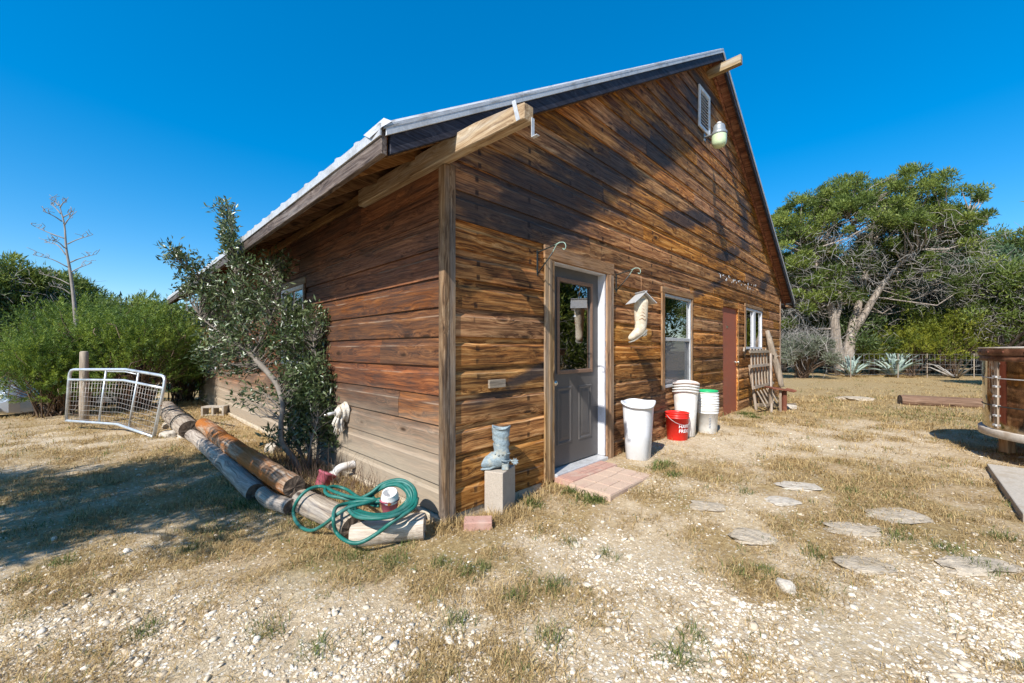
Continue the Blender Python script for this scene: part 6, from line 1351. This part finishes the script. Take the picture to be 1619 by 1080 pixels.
MB().b2((-0.45, -0.035, 0.42), (0.45, -0.018, 0.60)).build('grille', M['iron'], car, 0.005); MB().b2((-0.72, -0.06, 0.27), (0.72, 0.02, 0.38)).build('bumper', M['carpaint'], car, 0.02, 2)
# ================================================================== GROUND COVER
def scatter(n, rng, zmin=1.35, zmax=9.0, p=1.0):
    """ground points in the yard, denser towards the doorstep side of the yard where single pieces can be told apart"""
    u = rng.random(n); Z = (zmin**-p+(zmax**-p-zmin**-p)*u)**(-1/p) if p > 0 else zmin*(zmax/zmin)**u
    X = rng.uniform(-1.45, 1.45, n)*Z; x = CAM[0]+RT[0]*X+FW[0]*Z; y = CAM[1]+RT[1]*X+FW[1]*Z
    ok = ~((x > -0.06) & (y > -0.03) & (x < 11.3) & (y < 11)); return x[ok], y[ok], Z[ok]
def yard_clear(x, y):
    """keep the pavers, slab and bin feet free"""
    X, Z = camxy(x, y); k = np.ones(len(x), bool)
    k &= ~((x > 1.15) & (x < 2.35) & (y > -0.50) & (y < 0.0)); return k
rng = np.random.default_rng(2024)
# pebbles
import bmesh
def pebble_proto(seed):
    bm = bmesh.new(); bmesh.ops.create_icosphere(bm, subdivisions=1, radius=1.0); r = np.random.default_rng(seed)
    V = np.array([v.co[:] for v in bm.verts]); F = np.array([[v.index for v in f.verts] for f in bm.faces]); bm.free()
    # keep it cheap: a 12-corner stone with flattened, uneven faces
    V = V*(1+r.uniform(-0.22, 0.22, (len(V), 1))); return V, F
bm = bmesh.new(); bmesh.ops.create_icosphere(bm, subdivisions=1, radius=1.0); bm.free()
def ico():
    t = (1+5**0.5)/2; V = np.array([(-1, t, 0), (1, t, 0), (-1, -t, 0), (1, -t, 0), (0, -1, t), (0, 1, t), (0, -1, -t), (0, 1, -t), (t, 0, -1), (t, 0, 1), (-t, 0, -1), (-t, 0, 1)], float)/math.sqrt(1+t*t)
    F = np.array([(0, 11, 5), (0, 5, 1), (0, 1, 7), (0, 7, 10), (0, 10, 11), (1, 5, 9), (5, 11, 4), (11, 10, 2), (10, 7, 6), (7, 1, 8), (3, 9, 4), (3, 4, 2), (3, 2, 6), (3, 6, 8), (3, 8, 9), (4, 9, 5), (2, 4, 11), (6, 2, 10), (8, 6, 7), (9, 8, 1)]); return V, F
IV, IF = ico()
def pebbles(x, y, s, rng, name, label):
    n = len(x); z = gh(x, y); r = unit(n, rng)
    sc = s[:, None]*np.stack([rng.uniform(0.8, 1.35, n), rng.uniform(0.65, 1.05, n), rng.uniform(0.32, 0.60, n)], 1)
    A = IV[None, :, :]*(1+rng.uniform(-0.24, 0.24, (n, 12, 1)))*sc[:, None, :]
    a = rng.uniform(0, 6.283, n); tx = rng.normal(0, 0.25, n); ca, sa = np.cos(a)[:, None], np.sin(a)[:, None]
    zz = A[:, :, 2]+A[:, :, 0]*np.sin(tx)[:, None]; X = A[:, :, 0]*ca-A[:, :, 1]*sa; Y = A[:, :, 0]*sa+A[:, :, 1]*ca
    V = np.stack([X+x[:, None], Y+y[:, None], zz+(z+sc[:, 2]*0.05)[:, None]], 2).reshape(-1, 3)
    F = (IF[None]+(np.arange(n)*12)[:, None, None]).reshape(-1, 3)
    o = mesh_part(name, V, F, 3, M['pebble'], None, None, np.repeat(np.clip(rng.normal(0.5, 0.28, n), 0, 1), 12)); return tag(o, label, 'gravel', kind='stuff')
x, y, Z = scatter(230000, rng, 1.35, 8.5, 0.6); g_, r_, n_ = masks(x, y); keep = (rng.random(len(x)) < np.clip(r_*1.1-0.20, 0.03, 1)*np.clip((fbm(x*2.2, y*2.2, 91, 3)-0.30)*4, 0.15, 1)*0.40) & yard_clear(x, y)
x, y, Z = x[keep], y[keep], Z[keep]; s = np.exp(rng.normal(math.log(0.0050), 0.58, len(x))); s = np.clip(s, 0.004, 0.030)
pebbles(x, y, s, rng, 'gravel', 'pale limestone gravel strewn over the dry yard')
# grass: short dry blades, green tufts
def blades(x, y, ln, wd, rng, lean=0.9, bend=0.6):
    n = len(x); z = gh(x, y)-0.004; a = rng.uniform(0, 6.283, n); e = np.clip(rng.normal(lean, 0.35, n), 0.05, 1.5)       # lean from vertical
    d = np.stack([np.cos(a)*np.sin(e), np.sin(a)*np.sin(e), np.cos(e)], 1); s = np.stack([-np.sin(a), np.cos(a), np.zeros(n)], 1)
    p = np.stack([x, y, z], 1); m = p+d*(ln*0.55)[:, None]; e2 = np.clip(e+bend, 0, 1.75); d2 = np.stack([np.cos(a)*np.sin(e2), np.sin(a)*np.sin(e2), np.cos(e2)], 1); t = m+d2*(ln*0.5)[:, None]; t[:, 2] = np.maximum(t[:, 2], z+0.004)
    w = s*wd[:, None]/2; V = np.stack([p-w, p+w, m+w*0.8, m-w*0.8, t], 1).reshape(-1, 3); i = np.arange(n)*5
    F = np.concatenate([np.stack([i, i+1, i+2], 1), np.stack([i, i+2, i+3], 1), np.stack([i+3, i+2, i+4], 1)]); return V, F
def clumps(n0, zmin, zmax, p, nb, spread, prob, rng):
    """tuft centres picked by the grass mask, each with a spray of blades"""
    x, y, Z = scatter(n0, rng, zmin, zmax, p); g_, r_, n_ = masks(x, y); keep = (rng.random(len(x)) < prob(g_, x, y)) & yard_clear(x, y)
    x, y, Z, n_ = x[keep], y[keep], Z[keep], n_[keep]; s = np.clip(Z/3.2, 0.8, 3.0); idx = np.repeat(np.arange(len(x)), nb); m = len(idx); size = rng.uniform(0.5, 1.5, len(x))
    bx = x[idx]+rng.normal(0, 1, m)*spread*s[idx]**0.7*size[idx]; by = y[idx]+rng.normal(0, 1, m)*spread*s[idx]**0.7*size[idx]
    ok = ~((bx > -0.05) & (by > -0.03)) & yard_clear(bx, by); tuft_t = rng.uniform(0.2, 0.8, len(x)); grn = rng.random(len(x)) < np.clip(n_*0.60-0.02, 0.05, 0.75)
    return bx[ok], by[ok], s[idx][ok], tuft_t[idx][ok], grn[idx][ok] & (rng.random(ok.sum()) < 0.75)
pr = lambda g_, x, y: np.clip((g_+0.06)*1.5, 0.03, 1)*np.clip((fbm(x*5, y*5, 71, 3)-0.33)*6, 0.08, 1)
A_ = clumps(62000, 1.35, 10.5, 0.25, 12, 0.040, pr, rng); B_ = clumps(5200, 9.0, 18.5, 0.0, 16, 0.045, lambda g_, x, y: np.clip((fbm(x*0.9, y*0.9, 88, 3)-0.30)*3, 0.1, 1), rng)
x, y, s, tt, gr = [np.concatenate(q) for q in zip(A_, B_)]
V, F = blades(x[~gr], y[~gr], 0.046*s[~gr]**0.5*rng.uniform(0.4, 1.6, (~gr).sum()), 0.0036*s[~gr]**0.9*rng.uniform(0.6, 1.3, (~gr).sum()), rng, 0.98, 0.62)
o = mesh_part('dry_grass', V, F, 3, M['drygrass'], None, None, np.repeat(np.clip(tt[~gr]+rng.normal(0, 0.2, (~gr).sum()), 0, 1), 5)); tag(o, 'short dry straw-coloured grass matted over the yard', 'grass', kind='stuff')
V, F = blades(x[gr], y[gr], 0.044*s[gr]**0.5*rng.uniform(0.5, 1.5, gr.sum()), 0.0038*s[gr]**0.9*rng.uniform(0.6, 1.3, gr.sum()), rng, 0.65, 0.5)
o = mesh_part('green_grass', V, F, 3, M['greengrass'], None, None, np.repeat(np.clip(tt[gr]+rng.normal(0, 0.2, gr.sum()), 0, 1), 5)); tag(o, 'thin green grass growing through the dry yard', 'grass', kind='stuff')
# grass tufts (fist-sized) and weeds at the foot of walls and logs
def tufts(spots, name, label, mat, nb, spread, ln, wd, seed, lean=0.55):
    r = np.random.default_rng(seed); X, Y = [], []
    for px, py, k in spots:
        p = G(px, py); m = int(nb*k); X.append(p[0]+r.normal(0, spread*k**0.5, m)); Y.append(p[1]+r.normal(0, spread*k**0.5, m))
    X, Y = np.concatenate(X), np.concatenate(Y); ok = ~((X > -0.05) & (Y > -0.05)); X, Y = X[ok], Y[ok]; n = len(X)
    V, F = blades(X, Y, ln*r.uniform(0.4, 1.5, n), wd*r.uniform(0.6, 1.3, n), r, lean, 0.6); o = mesh_part(name, V, F, 3, M[mat], None, None, np.repeat(np.clip(r.normal(0.5, 0.27, n), 0, 1), 5)); return tag(o, label, 'grass', kind='stuff')
tufts([(738, 905, 1), (875, 930, 1.3), (815, 945, .8), (765, 900, .7), (700, 895, 1), (900, 860, .6), (720, 985, .8), (1075, 1045, 1.2), (870, 1010, .8), (960, 880, .6), (1100, 1010, .7), (1170, 905, .8), (1290, 880, 1), (1210, 905, .6), (1420, 850, 1), (1500, 870, 1), (1350, 780, .7), (1180, 780, .6), (440, 800, 2), (500, 830, 2), (380, 800, 2), (560, 880, 1.6), (620, 890, 1.4), (640, 860, 1), (300, 870, 1), (100, 890, 1), (230, 1000, .8), (420, 1000, .8), (500, 1030, .8), (1560, 900, 1.2), (1580, 850, 1)], 'grass_tufts', 'small green grass tufts scattered over the gravel', 'greengrass', 130, 0.045, 0.055, 0.0032, 5)
tufts([(930, 790, 1.2), (905, 778, 1), (948, 790, .8), (836, 796, .6), (845, 800, .6), (1048, 735, 1.4), (1040, 742, .8), (1062, 752, .5), (1180, 655, 2), (1192, 660, 1.5)], 'green_weeds', 'low green weeds beside the paver slabs and bins', 'greengrass', 170, 0.05, 0.065, 0.0065, 6, 0.85)
tufts([(710, 830, 1.5), (725, 826, 1.5), (690, 838, 1), (800, 820, 1.5), (820, 812, 1.3), (845, 792, 1.3), (868, 776, 1.2), (780, 828, .8), (985, 722, 1.2), (1065, 694, 1), (1150, 665, 1.5), (500, 775, 2), (530, 772, 2), (555, 790, 2), (580, 800, 1.5), (600, 792, 1.5), (470, 752, 2), (440, 728, 2), (410, 705, 2), (560, 765, 2.5), (590, 780, 2), (620, 800, 2), (640, 815, 1.5), (520, 750, 2), (490, 742, 2.5), (350, 655, 2), (320, 640, 2.5), (300, 640, 2)], 'dry_weeds', 'dry brown weeds along the foot of the barn walls and logs', 'drygrass', 150, 0.055, 0.085, 0.0042, 7)
# tall dry weed stems at the shrub's foot
r = np.random.default_rng(8); m = 420; P0 = np.stack([r.uniform(-0.55, -0.05, m), r.uniform(0.75, 3.0, m), np.zeros(m)-0.01], 1); d = nrm(np.stack([r.normal(0, .35, m), r.normal(0, .35, m), np.ones(m)], 1)); L = r.uniform(0.08, 0.36, m)
V, F = twig_mesh(P0, P0+d*L[:, None]*0.5, P0+d*L[:, None]+r.normal(0, 0.03, (m, 3)), r.uniform(0.0015, 0.0035, m), r); V[:, 0] = np.minimum(V[:, 0], -0.03)
o = mesh_part('weed_stems', V, F, 4, M['twig_brown'], None); tag(o, 'tangle of dry reddish weed stems under the shrub', 'weeds', kind='stuff')

if 0: print('TRIS', sum(sum(len(p.vertices)-2 for p in o.data.polygons) for o in bpy.data.objects if o.type == 'MESH'))
